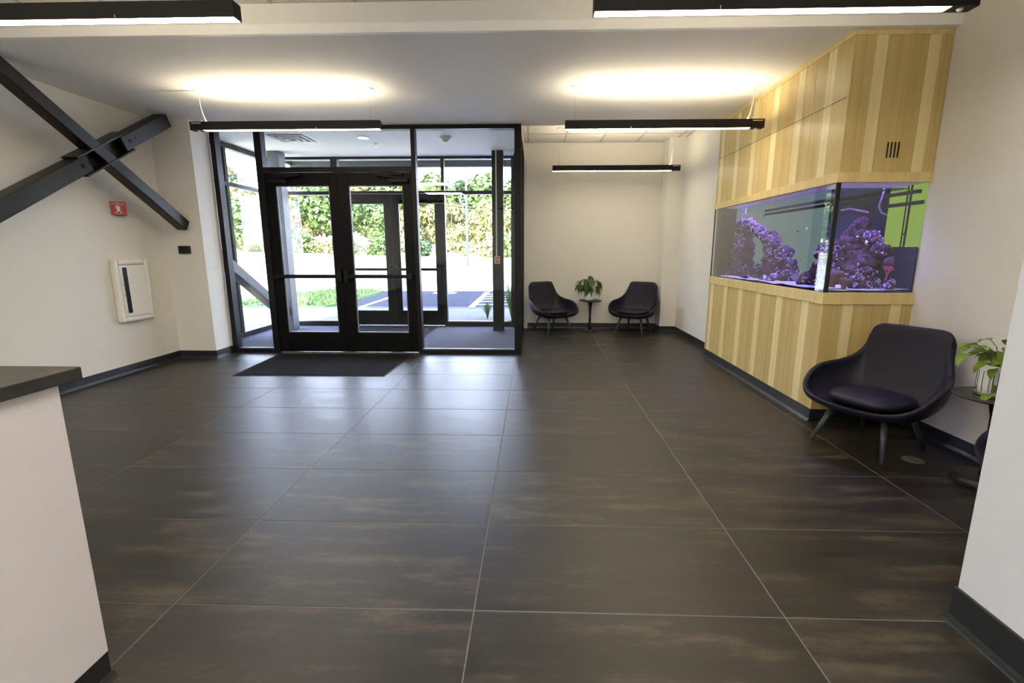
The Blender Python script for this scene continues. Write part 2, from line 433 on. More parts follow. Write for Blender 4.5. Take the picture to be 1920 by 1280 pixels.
# ------------------------------------------------------------------ outer storefront (window_2) and doors
OY0, OY1 = 7.18, 7.295
w2 = struct(empty('window_2', (-2, OY0, 0)))
for xa, xb in ((-4.60, -4.44), (-3.39, -3.27), (-1.42, -1.365), (-.175, -.02)): bar(w2, xa, xb, OY0, OY1, 0, 3.03)
for xa, xb in ((-4.44, -3.39), (-1.365, -.175)):
    bar(w2, xa, xb, OY0+.004, OY1-.004, 0, .085, name='sill')
    bar(w2, xa, xb, OY0+.03, OY0+.085, .085, .1, name='glass_stop', m='chrome', bev=0)
    bar(w2, xa, xb, OY0+.004, OY1-.004, 2.385, 2.445, name='transom_rail')
for xa, xb in ((-4.44, -3.39), (-3.27, -1.42), (-1.365, -.175)): bar(w2, xa, xb, OY0+.004, OY1-.004, 2.985, 3.032, name='head_rail')
bar(w2, -3.27, -1.42, OY0+.004, OY1-.004, 2.40, 2.445, name='transom_rail')
for xa, xb, za, zb in ((-4.44, -3.39, .085, 2.385), (-1.365, -.175, .085, 2.385), (-4.44, -3.39, 2.445, 2.985), (-3.27, -1.42, 2.445, 2.985), (-1.365, -.175, 2.445, 2.985)):
    obj('pane', B(xa-.004, xb+.004, 7.235, 7.241, za-.004, zb+.004), 'glass', w2)
bar(w2, -3.39, -1.365, 7.20, 7.28, 0, .013, name='threshold', m='chrome')
door('door_3', -3.268, -2.347, 7.205, -1); door('door_4', -2.343, -1.422, 7.205, 1)

# left vestibule glazing (window_3)
w3 = struct(empty('window_3', (-4.56, 6, 0))); XA, XB = -4.60, -4.50
for ya, yb in ((4.755, 4.86), (5.90, 5.965), (7.11, 7.18)): bar(w3, XA, XB, ya, yb, 0, 3.03)
for ya, yb in ((4.86, 5.90), (5.965, 7.11)):
    bar(w3, XA, XB, ya, yb, 0, .085, name='sill'); bar(w3, XA, XB, ya, yb, 2.385, 2.445, name='transom_rail'); bar(w3, XA, XB, ya, yb, 2.95, 3.032, name='head_rail')
    for za, zb in ((.085, 2.385), (2.445, 2.95)):
        if ya < 5: obj('spandrel_panel', B(-4.562, -4.545, ya-.003, yb+.003, za-.003, zb+.003), 'spandrel_pale', w3)['label'] = 'pale opaque panel in place of glass'
        else: obj('pane', B(-4.556, -4.550, ya-.003, yb+.003, za-.003, zb+.003), 'glass', w3)
# glazed return between vestibule and seating nook (window_4)
w4 = struct(empty('window_4', (.03, 6, 0)))
for ya, yb in ((4.876, 4.95), (5.62, 5.68), (6.32, 6.38), (6.93, 7.0)): bar(w4, -.018, .062, ya, yb, 0, 3.01)
for ya, yb in ((4.95, 5.62), (5.68, 6.32), (6.38, 6.93)):
    bar(w4, -.018, .062, ya, yb, 0, .085, name='sill'); bar(w4, -.018, .062, ya, yb, 2.94, 3.01, name='head_rail')
    obj('pane', B(.018, .024, ya-.003, yb+.003, .082, 2.943), 'glass', w4)
bar(w4, -.12, -.018, 7.0, 7.30, 0, 3.2, name='corner_cladding')

# vestibule floor, columns, fittings
sbox('floor_vestibule', -4.60, 0.0, 4.80, 7.34, -.12, .002, m='carpet_gray')
c1 = tag(obj('corner_column', B(-4.22, -4.02, 6.62, 6.84, .002, 3.03), 'gray_steel', None, .006), 'gray steel-clad square column in the far left corner of the entrance vestibule', 'column')
c2 = tag(empty('steel_column', (-.37, 6.80, .002)), 'dark square column standing inside the vestibule behind the right fixed pane', 'column')
obj('shaft', B(-.475, -.285, 6.71, 6.90, .002, 3.03), 'charcoal_metal', c2, .004)
cd = tag(empty('alarm_pull_station', (-.385, 6.70, 1.24)), 'small red fire alarm pull station with a white riser on the dark vestibule column', 'alarm')
obj('conduit', MB().tube((-.400, 6.694, 1.30), (-.400, 6.694, 3.03), .010), 'conduit_white', cd)
obj('back_box', B(-.435, -.345, 6.672, 6.71, 1.175, 1.305), 'white_plastic', cd, .004)
obj('pull_handle', B(-.425, -.355, 6.66, 6.672, 1.185, 1.245), 'pull_red', cd, .003)
obj('face_plate', B(-.428, -.352, 6.664, 6.672, 1.255, 1.298), 'pull_red', cd, .002)
obj('window_slot', B(-.418, -.362, 6.663, 6.672, 1.228, 1.246), 'sensor_black', cd)

# mats
def mat_thing(name, poly, z, label, rim=True):
    t = tag(empty(name, (poly[0][0], poly[0][1], z)), label, 'mat')
    cx = sum(p[0] for p in poly)/4; cy = sum(p[1] for p in poly)/4
    inn = [(cx+(x-cx)*.975, cy+(y-cy)*.955) for x, y in poly]
    obj('rubber_edge', MB().prism(poly, z, z+.004), 'mat_edge', t)
    obj('pile', MB().prism(inn, z+.004, z+.009), 'mat_dark', t)
mat_thing('entrance_mat', [(-3.20, 3.52), (-1.45, 3.54), (-1.40, 4.745), (-3.26, 4.69)], 0.0005, 'dark gray flecked entrance mat on the tiles before the inner glass doors')
mat_thing('vestibule_mat', [(-3.1, 5.88), (-1.53, 5.90), (-1.53, 7.08), (-3.1, 7.05)], .0025, 'dark ribbed mat on the gray carpet before the outer glass doors')

# ceiling fittings in the vestibule
dl = tag(empty('recessed_downlight', (-2.28, 5.74, 3.03)), 'round recessed downlight glowing in the vestibule ceiling', 'downlight')
obj('trim_ring', MB().lathe([(.10, 3.030), (.10, 3.022), (.078, 3.020), (.075, 3.030)], 28, (-2.28, 5.74)), 'white_plastic', dl, sm=False)
obj('lens', MB().lathe([(.074, 3.0295), (.074, 3.0215)], 28, (-2.28, 5.74)), 'down_lens', dl)
sp = tag(empty('ceiling_sensor', (-1.07, 5.74, 3.03)), 'white cone-shaped sensor on the vestibule ceiling above the fixed pane', 'sensor')
obj('base', MB().lathe([(.085, 3.03), (.085, 3.012), (.07, 3.004)], 24, (-1.07, 5.74)), 'white_plastic', sp, sm=True)
obj('cone', MB().lathe([(.068, 3.005), (.045, 2.975), (.030, 2.958), (.0, 2.955)][:3], 24, (-1.07, 5.74)), 'white_plastic', sp, sm=True)
sk = tag(empty('fire_sprinkler', (-2.22, 6.14, 3.03)), 'small pendent fire sprinkler behind the glowing vestibule downlight', 'sprinkler')
obj('escutcheon', MB().lathe([(.03, 3.03), (.028, 3.02)], 16, (-2.22, 6.14)), 'white_plastic', sk)
obj('head', MB().tube((-2.22, 6.14, 3.02), (-2.22, 6.14, 2.985), .007).lathe([(.018, 2.987), (.018, 2.983)], 12, (-2.22, 6.14)), 'chrome', sk)
df = tag(empty('air_diffuser', (-3.33, 5.74, 3.03)), 'white square louvred air diffuser in the vestibule ceiling', 'vent')
f = MB()
for k, (h, z) in enumerate(((.30, 3.026), (.225, 3.015), (.15, 3.006), (.08, 2.999))):
    w = .018 if k else .03
    for bx in ((-h, h, -h, -h+w), (-h, h, h-w, h), (-h, -h+w, -h+w, h-w), (h-w, h, -h+w, h-w)):
        f.box(-3.33+bx[0], -3.33+bx[1], 5.74+bx[2], 5.74+bx[3], z, 3.0305)
obj('louvre', f, 'white_plastic', df)
obj('throat', B(-3.60, -3.06, 5.47, 6.01, 3.0285, 3.0300), 'gray_steel', df)

# ------------------------------------------------------------------ steel bracing on the left wall
ang = math.atan(.613)
def hss(b, y0, z0, y1, z1, x, w, d):
    a = Vector((0, y1-y0, z1-z0)); L = a.length; a.normalize(); n = Vector((0, -a.z, a.y))
    return b.obox((x, (y0+y1)/2, (z0+z1)/2), Vector((1, 0, 0)), a, n, w/2, L/2, d/2)
br = tag(empty('steel_cross_brace', (-4.15, 3.32, 2.36)), 'black steel cross brace of two square tubes in front of the left wall', 'brace')
zA = lambda y: 1.685-.613*(y-4.4)
b = MB(); hss(b, 2.34, zA(2.34), 4.37, zA(4.37), -4.150, .125, .125); obj('descending_tube', b, 'brace_steel', br, .008)
zB = lambda y: 2.365+.585*(y-3.33)
for ya, yb in ((1.0, 3.12), (3.56, 4.27)):
    b = MB(); hss(b, ya, zB(ya), yb, zB(yb), -4.165, .150, .150); obj('rising_tube', b, 'brace_steel', br, .008)
for s in (-1, 1):
    b = MB(); n = Vector((0, -.505, .863)); a = Vector((0, .863, .505)); c = Vector((-4.165, 3.34, 2.37))+n*(.088*s)
    b.obox(c, Vector((1, 0, 0)), a, n, .082, .36, .009); obj('splice_plate', b, 'brace_steel', br, .003)
b = MB(); b.obox((-4.185, 3.34, 2.37), Vector((1, 0, 0)), Vector((0, .863, .505)), Vector((0, -.505, .863)), .008, .30, .085); obj('gusset_plate', b, 'brace_steel', br, .003)
for y in (3.04, 3.65):
    for dy, r in ((0, .019), (.07, .008)):
        obj('bolt', MB().tube((-4.092, y+dy, zB(y+dy)), (-4.078, y+dy, zB(y+dy)), r, None, 6), 'black_metal', br)
vb = tag(empty('vestibule_brace', (-4.15, 5.8, .8)), 'gray square steel tube slanting down behind the left pane of the vestibule', 'brace')
b = MB(); hss(b, 4.9, zA(4.9), 6.62, zA(6.62), -4.18, .16, .15); obj('diagonal_tube', b, 'gray_steel', vb, .008)

# ------------------------------------------------------------------ left wall fittings
def yz(p, o): return Matrix(((0, 0, 1, o[0]), (1, 0, 0, o[1]), (0, 1, 0, o[2]), (0, 0, 0, 1)))
ec = tag(empty('extinguisher_cabinet', (-4.44, 3.75, .95)), 'white fire extinguisher cabinet with a narrow vision strip on the left wall', 'cabinet')
YA, YB, ZA, ZB = 3.53, 4.00, .60, 1.30
b = MB(); T = .055
for bx in ((YA, YA+T, ZA, ZB), (YB-T, YB, ZA, ZB), (YA+T, YB-T, ZA, ZA+T), (YA+T, YB-T, ZB-T, ZB)): b.box(-4.44, -4.375, *bx)
obj('frame', b, 'cream_enamel', ec, .018, seg=3)
dr = obj('door', B(-4.425, -4.380, YA+T+.004, YB-T-.004, ZA+T+.004, ZB-T-.004), 'cream_enamel', ec, .003)
obj('vision_strip', B(-4.3810, -4.3785, YA+.095, YA+.155, ZA+.10, ZB-.085), 'cabinet_glass', dr)
obj('strip_backing', B(-4.3803, -4.3797, YA+.095, YA+.155, ZA+.10, ZB-.085), 'sensor_black', dr)
h = MB().path([(-4.380, YA+.080, .90), (-4.362, YA+.080, .90), (-4.362, YA+.080, 1.02), (-4.380, YA+.080, 1.02)], .004, 8)
obj('handle', h, 'sensor_black', dr)
for z in (.72, 1.18): obj('hinge', MB().tube((-4.377, YB-T-.002, z-.03), (-4.377, YB-T-.002, z+.03), .005), 'cream_enamel', dr)

sg = tag(empty('extinguisher_sign', (-4.44, 3.72, 1.87)), 'red V-shaped fire extinguisher sign projecting from the left wall under the brace', 'sign')
p0, p1, p2 = (-4.44, 3.66), (-4.335, 3.755), (-4.44, 3.85)
def wing(a, b_, m, t=.002, z0=1.79, z1=1.935, name='sign_face'):
    A, B_ = Vector((*a, 0)), Vector((*b_, 0)); d = (B_-A).normalized(); n = Vector((d.y, -d.x, 0))*t
    return obj(name, MB().prism([A.to_2d(), B_.to_2d(), (B_+n).to_2d(), (A+n).to_2d()], z0, z1), m, sg)
wing(p0, p1, 'red_sign'); wing(p1, p2, 'red_sign')
obj('flange', B(-4.44, -4.437, 3.635, 3.66, 1.79, 1.935), 'white_plastic', sg)
dv = (Vector((*p1, 0))-Vector((*p0, 0))).normalized(); nv = Vector((dv.y, -dv.x, 0))
def sgn(u, v, off=.003): q = Vector((*p0, 0))+dv*u+nv*off; return Vector((q.x, q.y, v))
def sign_M(u, v):
    o = sgn(u, v); return Matrix(((dv.x, 0, nv.x, o.x), (dv.y, 0, nv.y, o.y), (0, 1, 0, o.z), (0, 0, 0, 1)))
text_mesh('lettering', 'FIRE', .014, 'white_plastic', sg, sign_M(.072, 1.924))
text_mesh('lettering', 'EXTINGUISHER', .0155, 'white_plastic', sg, sign_M(.072, 1.909))
ic = MB()
def quad(u0, u1, v0, v1):
    P = [sgn(u0, v0, .003), sgn(u1, v0, .003), sgn(u1, v1, .003), sgn(u0, v1, .003)]; Q = [p+nv*.001 for p in P]
    ic.loft([P, Q])
quad(.056, .088, 1.828, 1.880); quad(.061, .083, 1.880, 1.886); quad(.066, .078, 1.886, 1.894); quad(.050, .064, 1.892, 1.896); quad(.047, .051, 1.858, 1.894)
for sx in (-1, 1):
    for k in range(4):
        uu = .072+sx*(.004+k*.0075); vv = 1.803+k*.0045
        quad(min(uu, uu+sx*.008), max(uu, uu+sx*.008), vv, vv+.005)
quad(.044, .060, 1.8195, 1.8235); quad(.084, .100, 1.8195, 1.8235)
obj('pictogram', ic, 'white_plastic', sg)

ks = tag(empty('card_reader', (-4.19, 4.40, 1.41)), 'small black sensor box on the wall pier below the brace end', 'sensor')
obj('housing', B(-4.265, -4.115, 4.372, 4.40, 1.36, 1.46), 'sensor_black', ks, .006)
obj('lens', B(-4.235, -4.165, 4.370, 4.373, 1.43, 1.445), 'charcoal_metal', ks)
oc = tag(empty('wall_outlet', (1.42, 7.0, .44)), 'white electrical outlet low on the nook wall beside the small round table', 'outlet')
obj('cover_plate', B(1.375, 1.455, 6.994, 7.0, .385, .50), 'white_plastic', oc, .002)
for z in (.422, .468): obj('socket', MB().tube((1.415, 6.9945, z), (1.415, 6.992, z), .017), 'cream_enamel', oc)
ol = tag(empty('floor_box', (2.83, 1.48, 0)), 'round metal floor outlet cover set in the tiles beside the blue armchair', 'outlet')
obj('lid', MB().lathe([(.064, 0.0005), (.064, .002), (.058, .0035)], 32, (2.83, 1.48)), 'bronze_plate', ol)
obj('flap', MB().lathe([(.034, .0035), (.034, .0052)], 24, (2.83, 1.48)), 'bronze_plate', ol)

# ------------------------------------------------------------------ pendants
def pendant(x0, x1, y, zb, zceil, label, driver, zt=None, cable='left', rose=True):
    cx = (x0+x1)/2; w = .036; hh = .080
    t = tag(empty('linear_pendant_light', (cx, y, zb)), label, 'pendant light', 'black linear pendant lights')
    s = MB()
    s.box(x0, x1, y-w, y-w+.005, zb, zb+hh).box(x0, x1, y+w-.005, y+w, zb, zb+hh)
    s.box(x0, x0+.005, y-w+.005, y+w-.005, zb, zb+hh).box(x1-.005, x1, y-w+.005, y+w-.005, zb, zb+hh)
    s.box(x0+.005, x1-.005, y-w+.005, y+w-.005, zb+.022, zb+.062)
    obj('housing', s, 'pendant_black', t)
    a, b_ = x0+.006, x1-.006
    if driver < 0: a = x0+.13
    else: b_ = x1-.13
    obj('diffuser', B(a, b_, y-w+.006, y+w-.006, zb+.0005, zb+.012), 'lamp_lens', t)
    obj('uplight', B(x0+.10, x1-.10, y-w+.012, y+w-.012, zb+.072, zb+.0795), 'lamp_up', t)
    e0, e1 = (x0+.006, a-.003) if driver < 0 else (b_+.003, x1-.006)
    ep = obj('sensor_plate', B(e0, e1, y-w+.006, y+w-.006, zb+.001, zb+.006), 'pendant_black', t)
    obj('sensor_dome', MB().lathe([(.016, zb+.001), (.012, zb-.008), (.005, zb-.011)], 16, ((e0+e1)/2, y)), 'white_plastic', ep, sm=True)
    obj('data_label', B(min(e0, e1)+.012, max(e0, e1)-.012, y-w-.0012, y-w, zb+.060, zb+.070), 'chrome', t)
    jx = cx + (.27*(x1-x0) if driver < 0 else -.27*(x1-x0))*.62
    obj('joint_clip', B(jx-.003, jx+.003, y-w-.002, y-w, zb, zb+.018), 'chrome', t)
    for k, x in enumerate((x0+.10, x1-.10)):
        c = obj('suspension_cable', MB().tube((x, y, zb+.06), (x, y, zceil), .0012, None, 6), 'chrome', t)
        obj('cable_grip', MB().tube((x, y, zb+.06), (x, y, zb+.10), .005, None, 8), 'chrome', c)
        if rose: obj('ceiling_rose', MB().lathe([(.045, zceil), (.045, zceil-.006), (.03, zceil-.012)], 20, (x, y)), 'white_plastic', t)
    if rose: obj('ceiling_rose', MB().lathe([(.045, zceil), (.045, zceil-.006), (.03, zceil-.012)], 20, (cx, y)), 'white_plastic', t)
    xx = x0+.10 if driver < 0 else x1-.10; sx = 1 if driver < 0 else -1
    pts = [(xx+.005*sx, y, zceil), (xx+.008*sx, y, zceil-.05), (xx+.012*sx, y, zceil-.15), (xx+.03*sx, y+.003, zb+.14), (xx+.055*sx, y, zb+.085), (xx+.06*sx, y, zb+.062)]
    obj('power_cord', MB().path(pts, .0045, 8), 'white_plastic', t)
pendant(-3.22, -1.30, 3.39, 2.588, ZC, 'black linear pendant light nearest the left brace, hanging before the glass doors', -1)
pendant(.533, 2.456, 3.39, 2.572, ZC, 'black linear pendant light whose right end reaches in front of the wooden aquarium cabinet', 1)
pendant(.514, 2.44, 6.03, 2.588, 3.205, 'farthest black linear pendant light, hanging in the seating nook', 1)
pendant(-3.27, -1.35, 1.12, 2.610, 3.18, 'black linear pendant light cut off by the top left corner of the view', -1, rose=False)
pendant(.533, 2.456, 1.12, 2.610, 3.18, 'black linear pendant light cut off by the top edge at the right', 1, rose=False)
pendant(-3.27, -1.35, -1.6, 2.610, 3.18, 'black linear pendant light added unseen as fill behind the camera on the left', -1, rose=False)  # unseen pendant, added for fill light
pendant(-.9, 1.0, -3.9, 2.610, 3.18, 'black linear pendant light added unseen as fill farthest behind the camera', 1, rose=False)  # another unseen pendant added to brighten the room
cdt = tag(obj('ceiling_conduit', MB().path([(-3.80, 3.40, ZC-.004), (-3.20, 3.385, ZC-.004), (-3.17, 3.375, ZC-.012), (-3.14, 3.385, ZC-.008), (-3.12, 3.39, ZC-.004)], .003, 6), 'white_plastic'), 'thin white cable run along the ceiling left of the pendant mount', 'cable')

# ------------------------------------------------------------------ reception desk
dk = tag(empty('reception_desk', (-2.0, -1.6, 0)), 'white reception desk end with a dark overhanging top at the left edge', 'desk')
obj('body', B(-2.9, -1.175, -3.2, -.335, .10, 1.018), 'counter_white', dk, .004)
obj('toe_kick', B(-2.88, -1.177, -3.18, -.337, 0, .10), 'baseboard_rubber', dk)
obj('cove', MB().loft([[(-1.177, y, 0), (-1.160, y, 0), (-1.168, y, .010), (-1.174, y, .022), (-1.177, y, .024)] for y in (-3.18, -.330)]), 'baseboard_rubber', dk)
obj('countertop', B(-2.95, -1.145, -3.25, -.285, 1.020, 1.060), 'counter_top_dark', dk, .004)

# ------------------------------------------------------------------ aquarium cabinet
XF, XBK, YN, YF = 2.545, 3.24, 2.23, 4.742
LIGHT_Y = [(2.425, 2.53), (2.855, 2.965), (3.285, 3.395), (3.715, 3.825), (4.135, 4.24), (4.57, 4.68)]
LIGHT_X = [(2.697, 2.783), (3.071, 3.156)]
def planks_side(parent, z0, z1, extra=()):
    ys = [YN+.012]
    for a, b_ in LIGHT_Y: ys += [a, b_]
    ys.append(YF)
    for i, (a, b_) in enumerate(zip(ys[:-1], ys[1:])):
        if i % 2: obj('plank', B(XF, XF+.020, a+.0006, b_-.0006, z0, z1), 'wood_light', parent)
        else:
            m_ = (a+b_)/2; obj('plank', B(XF, XF+.020, a+.0006, m_-.0004, z0, z1), 'wood_dark', parent); obj('plank', B(XF, XF+.020, m_+.0004, b_-.0006, z0, z1), 'wood_dark', parent)
def planks_end(parent, z0, z1):
    xs = [XF]
    for a, b_ in LIGHT_X: xs += [a, b_]
    xs.append(XBK-.002)
    for i, (a, b_) in enumerate(zip(xs[:-1], xs[1:])):
        if i % 2: obj('plank', B(a+.0006, b_-.0006, YN-.008, YN+.012, z0, z1), 'wood_light', parent)
        else:
            m_ = (a+b_)/2
            for c, d in ((a, m_), (m_, b_)): obj('plank', B(c+.0005, d-.0005, YN-.008, YN+.012, z0, z1), 'wood_dark', parent)
st = tag(empty('aquarium_stand', (2.9, 3.48, 0)), 'striped wooden plank-faced cabinet standing on the floor under the aquarium', 'cabinet')
obj('carcass', B(XF+.021, XBK-.002, YN+.013, YF, .105, 1.04), 'wood_dark', st)
obj('plinth', B(XF-.006, XBK-.002, YN-.010, YF, 0, .105), 'baseboard_rubber', st, .002)
obj('plinth_toe', MB().loft([[(XF-.006, y, 0), (XF-.022, y, 0), (XF-.016, y, .008), (XF-.009, y, .02), (XF-.006, y, .022)] for y in (YN-.010, YF)]), 'baseboard_rubber', st)
planks_side(st, .107, .982); planks_end(st, .107, .982)
obj('top_band', B(XF-.014, XBK-.002, YN-.020, YF+.002, .983, 1.075), 'wood_trim', st, .002)
hd = tag(empty('aquarium_hood', (2.9, 3.48, 2.0)), 'striped wooden plank-faced cabinet above the aquarium reaching to the ceiling', 'cabinet')
obj('carcass', MB().box(XF+.021, XBK-.002, YN+.013, YF, 2.10, ZC-.02).box(XF+.021, XF+.03, YN+.013, YF, 1.985, 2.10).box(XF+.03, XBK-.002, YN+.013, YN+.022, 1.985, 2.10), 'wood_dark', hd)
planks_side(hd, 1.985, 2.517); planks_side(hd, 2.522, ZC-.036); planks_end(hd, 1.985, ZC-.036)
obj('bottom_band', MB().box(XF-.014, XF+.03, YN-.020, YF+.002, 1.912, 1.984).box(XF+.03, XBK-.002, YN-.020, YN+.022, 1.912, 1.984), 'wood_trim', hd, .002)
obj('crown_band', B(XF-.006, XBK-.002, YN-.012, YF+.002, ZC-.035, ZC-.001), 'wood_trim', hd, .001)
for k in range(4):
    x = 2.872+k*.0265
    obj('vent_slot', MB().loft([[(x, YN-.0092, 2.088), (x+.012, YN-.0092, 2.088), (x+.012, YN-.0092, 2.200), (x, YN-.0092, 2.200)], [(x, YN-.006, 2.088), (x+.012, YN-.006, 2.088), (x+.012, YN-.006, 2.200), (x, YN-.006, 2.200)]]), 'sensor_black', hd)
# aquarium
aq = tag(empty('aquarium', (2.9, 3.48, 1.075)), 'long violet-lit glass reef aquarium between the wooden cabinets', 'aquarium')
Z0, Z1 = 1.075, 1.912; GX, GY = XF+.002, YN+.004
obj('front_pane', B(GX, GX+.008, GY, YF-.01, Z0, Z1), 'tank_glass', aq)
obj('end_pane', B(GX+.008, XBK-.006, GY, GY+.008, Z0, Z1), 'tank_glass', aq)
obj('corner_seal', B(GX-.0015, GX+.030, GY-.0015, GY+.014, Z0, Z1), 'tank_silicone', aq)
obj('far_seal', B(GX-.001, GX+.012, YF-.016, YF, Z0, Z1), 'tank_silicone', aq)
obj('back_panel', B(XBK-.016, XBK-.006, GY+.40, 3.45, Z0, Z1), 'tank_indigo', aq)
obj('back_panel', B(XBK-.016, XBK-.006, GY+.008, GY+.40, Z0, 1.42), 'tank_indigo', aq)
obj('reflection_panel', B(XBK-.016, XBK-.006, 3.45, YF-.01, Z0, Z1), 'tank_reflection_glow', aq)  # added glowing panel, reflection of the nook wall put into its colour
obj('reflection_panel', B(2.76, XBK-.016, YF-.022, YF-.012, Z0, Z1), 'tank_reflection_glow', aq)
obj('dark_strip_box', B(GX+.03, 2.76, YF-.16, YF-.012, Z0, Z1), 'tank_dark_strip', aq)  # box added as the dark strip where the pane shows no reflection
gw = obj('green_reflection', B(XBK-.012, XBK-.006, GY+.008, GY+.40, 1.42, Z1), 'lime_reflection_glow', aq); gw['label'] = 'lime green glowing panel, a painted reflection at the near end of the back wall'  # added glowing panel in place of the green reflection
wf = MB()
for a, b_, c, d in ((GY+.145, GY+.160, 1.42, Z1), (GY+.185, GY+.192, 1.42, Z1), (GY+.008, GY+.40, 1.755, 1.785), (GY+.39, GY+.40, 1.42, Z1), (GY+.008, GY+.40, 1.42, 1.432)): wf.box(XBK-.020, XBK-.012, a, b_, c, d)
obj('reflection_bars', wf, 'tank_silicone', aq)  # dark frame lines of the painted green reflection
obj('rim_brace', B(XBK-.075, XBK-.045, GY+.01, YF-.02, 1.835, 1.862), 'tank_silicone', aq)
obj('tank_floor', B(GX+.008, XBK-.016, GY+.008, YF-.022, Z0, Z0+.004), 'tank_silicone', aq)
obj('water_surface', B(GX+.010, XBK-.018, GY+.010, YF-.024, 1.872, 1.874), 'water_surface', aq)
for k, y in enumerate((2.55, 3.10, 3.65, 4.20, 4.50)):
    obj('lamp_housing', B(2.74, 3.08, y-.12, y+.12, 2.052, 2.075), 'black_metal', aq)
    la = area('reef_lamp', (2.91-2.9, y-3.48, 2.050-1.075), (0, 0, 0), .30, .2, REEF, (.56, .38, 1.0), 1.7); la.parent = aq
# sand bed, gently uneven
sb_ = MB(); nx, ny = 14, 50; g = []
for j in range(ny+1):
    row = []
    for i in range(nx+1):
        x = GX+.010+(XBK-.03-GX)*i/nx; y = GY+.010+(YF-.03-GY)*j/ny
        row.append((x, y, Z0+.020+.012*mnoise.noise(Vector((x*6, y*6, 1)))))
    g.append(row)
sb_.loft(g, cap=False, closed=False)
stuff(obj('sand', sb_, 'reef_sand', aq, sm=True))

# reef formations
def rock(name, blobs, seed, label, m='rock_purple', polyps=0, cat='rock', group=None, pm='polyp_lilac', amp=.34, pr=(.005, .011)):
    rnd = random.Random(seed); c = Vector(blobs[0][:3]); t = tag(empty(name, (c.x, c.y, Z0+.02)), label, cat, group)
    b = MB(); surf = []
    for x, y, z, r in blobs:
        bm2 = bmesh.new(); bmesh.ops.create_icosphere(bm2, subdivisions=4 if r > .05 else 3, radius=1)
        for v in bm2.verts:
            d = v.co.normalized(); q = d*r
            n1 = mnoise.noise((Vector((x, y, z))+q)*14+Vector((seed, 0, 0))); n2 = mnoise.noise((Vector((x, y, z))+q)*42); n3 = mnoise.noise((Vector((x, y, z))+q)*90)
            v.co = Vector((x, y, z))+q*(1+amp*n1*1.3+.30*n2+.14*n3)
            v.co.x = min(max(v.co.x, GX+.014), XBK-.022); v.co.y = min(max(v.co.y, GY+.012), YF-.024); v.co.z = max(v.co.z, Z0+.008)
        idx = {}
        for v in bm2.verts: idx[v] = b.b.verts.new(v.co)
        for f in bm2.faces: b.b.faces.new([idx[v] for v in f.verts])
        surf += [(v.co.copy(), v.normal.copy()) for v in bm2.verts if v.co.z > z-r*.55]
        bm2.free()
    obj('stone', b, m, t, sm=True)
    if polyps:
        p = MB()
        clusters = [rnd.choice(surf) for _ in range(max(3, polyps//9))]
        for k in range(polyps):
            cc = rnd.choice(clusters)[0]
            near = min((rnd.choice(surf) for _ in range(40)), key=lambda q: (q[0]-cc).length)
            co = near[0]; r = rnd.uniform(*pr)
            if co.x > XBK-.035 or co.x < GX+.02: continue
            bmesh.ops.create_icosphere(p.b, subdivisions=1, radius=r, matrix=Matrix.Translation(co)@Matrix.Diagonal((1, 1, 1.3, 1)))
        stuff(obj('polyps', p, pm, t, sm=True))
    return t
def chain(pts, r0, r1, n):
    out = []; P = [Vector(p) for p in pts]
    for k in range(n):
        u = k/(n-1)*(len(P)-1); i = min(int(u), len(P)-2); q = P[i].lerp(P[i+1], u-i)
        out.append((q.x, q.y, q.z, r0+(r1-r0)*k/(n-1)))
    return out
rg = 'reef rocks in the aquarium'
rock('reef_rock', chain([(2.80, 4.46, 1.12), (2.84, 4.50, 1.35), (2.85, 4.54, 1.55), (2.85, 4.56, 1.70)], .135, .085, 8)+[(2.82, 4.30, 1.13, .09), (2.8, 4.60, 1.16, .10)], 1,
     'tall left reef pillar of purple rock reaching almost to the water surface', polyps=420, group=rg)
rock('reef_rock', chain([(2.86, 4.48, 1.72), (2.86, 4.28, 1.66), (2.87, 4.10, 1.60), (2.88, 3.95, 1.50)], .062, .060, 6), 2,
     'slanting rock bridge leaning from the tall pillar down to the middle mound', polyps=320, group=rg)
rock('reef_rock', chain([(2.88, 3.86, 1.54), (2.88, 3.80, 1.42), (2.88, 3.72, 1.28), (2.86, 3.62, 1.14)], .062, .15, 6)+[(2.86, 3.56, 1.36, .09), (2.86, 3.44, 1.24, .095), (2.84, 3.92, 1.15, .10), (2.84, 3.38, 1.13, .075)], 3,
     'broad middle mound of reef rock thick with lilac polyps', polyps=520, group=rg)
rock('reef_rock', [(2.66, 3.36, 1.115, .038), (2.67, 3.32, 1.15, .026), (2.66, 3.42, 1.105, .03)], 4, 'small knobbly stone on the sand before the middle mound', polyps=50, group=rg)
rock('reef_rock', [(2.66, 4.02, 1.11, .035), (2.67, 3.94, 1.105, .03)], 5, 'low dark stone on the sand below the gap under the rock bridge', polyps=30, group=rg)
rock('reef_rock', chain([(2.74, 2.86, 1.12), (2.78, 2.80, 1.20), (2.8, 2.74, 1.27)], .07, .05, 4), 6, 'dark stone stack standing just left of the tank corner', polyps=90, group=rg)
rock('reef_rock', chain([(3.08, 2.92, 1.16), (3.12, 2.88, 1.34), (3.10, 2.80, 1.50), (3.12, 2.78, 1.62)], .16, .065, 6)+[(3.13, 2.62, 1.50, .07), (3.14, 2.52, 1.40, .065), (3.15, 2.42, 1.30, .05), (2.98, 2.95, 1.38, .10), (3.1, 2.66, 1.3, .12)], 7,
     'high dark reef mound behind the end pane, sloping down to the right', polyps=380, group=rg)
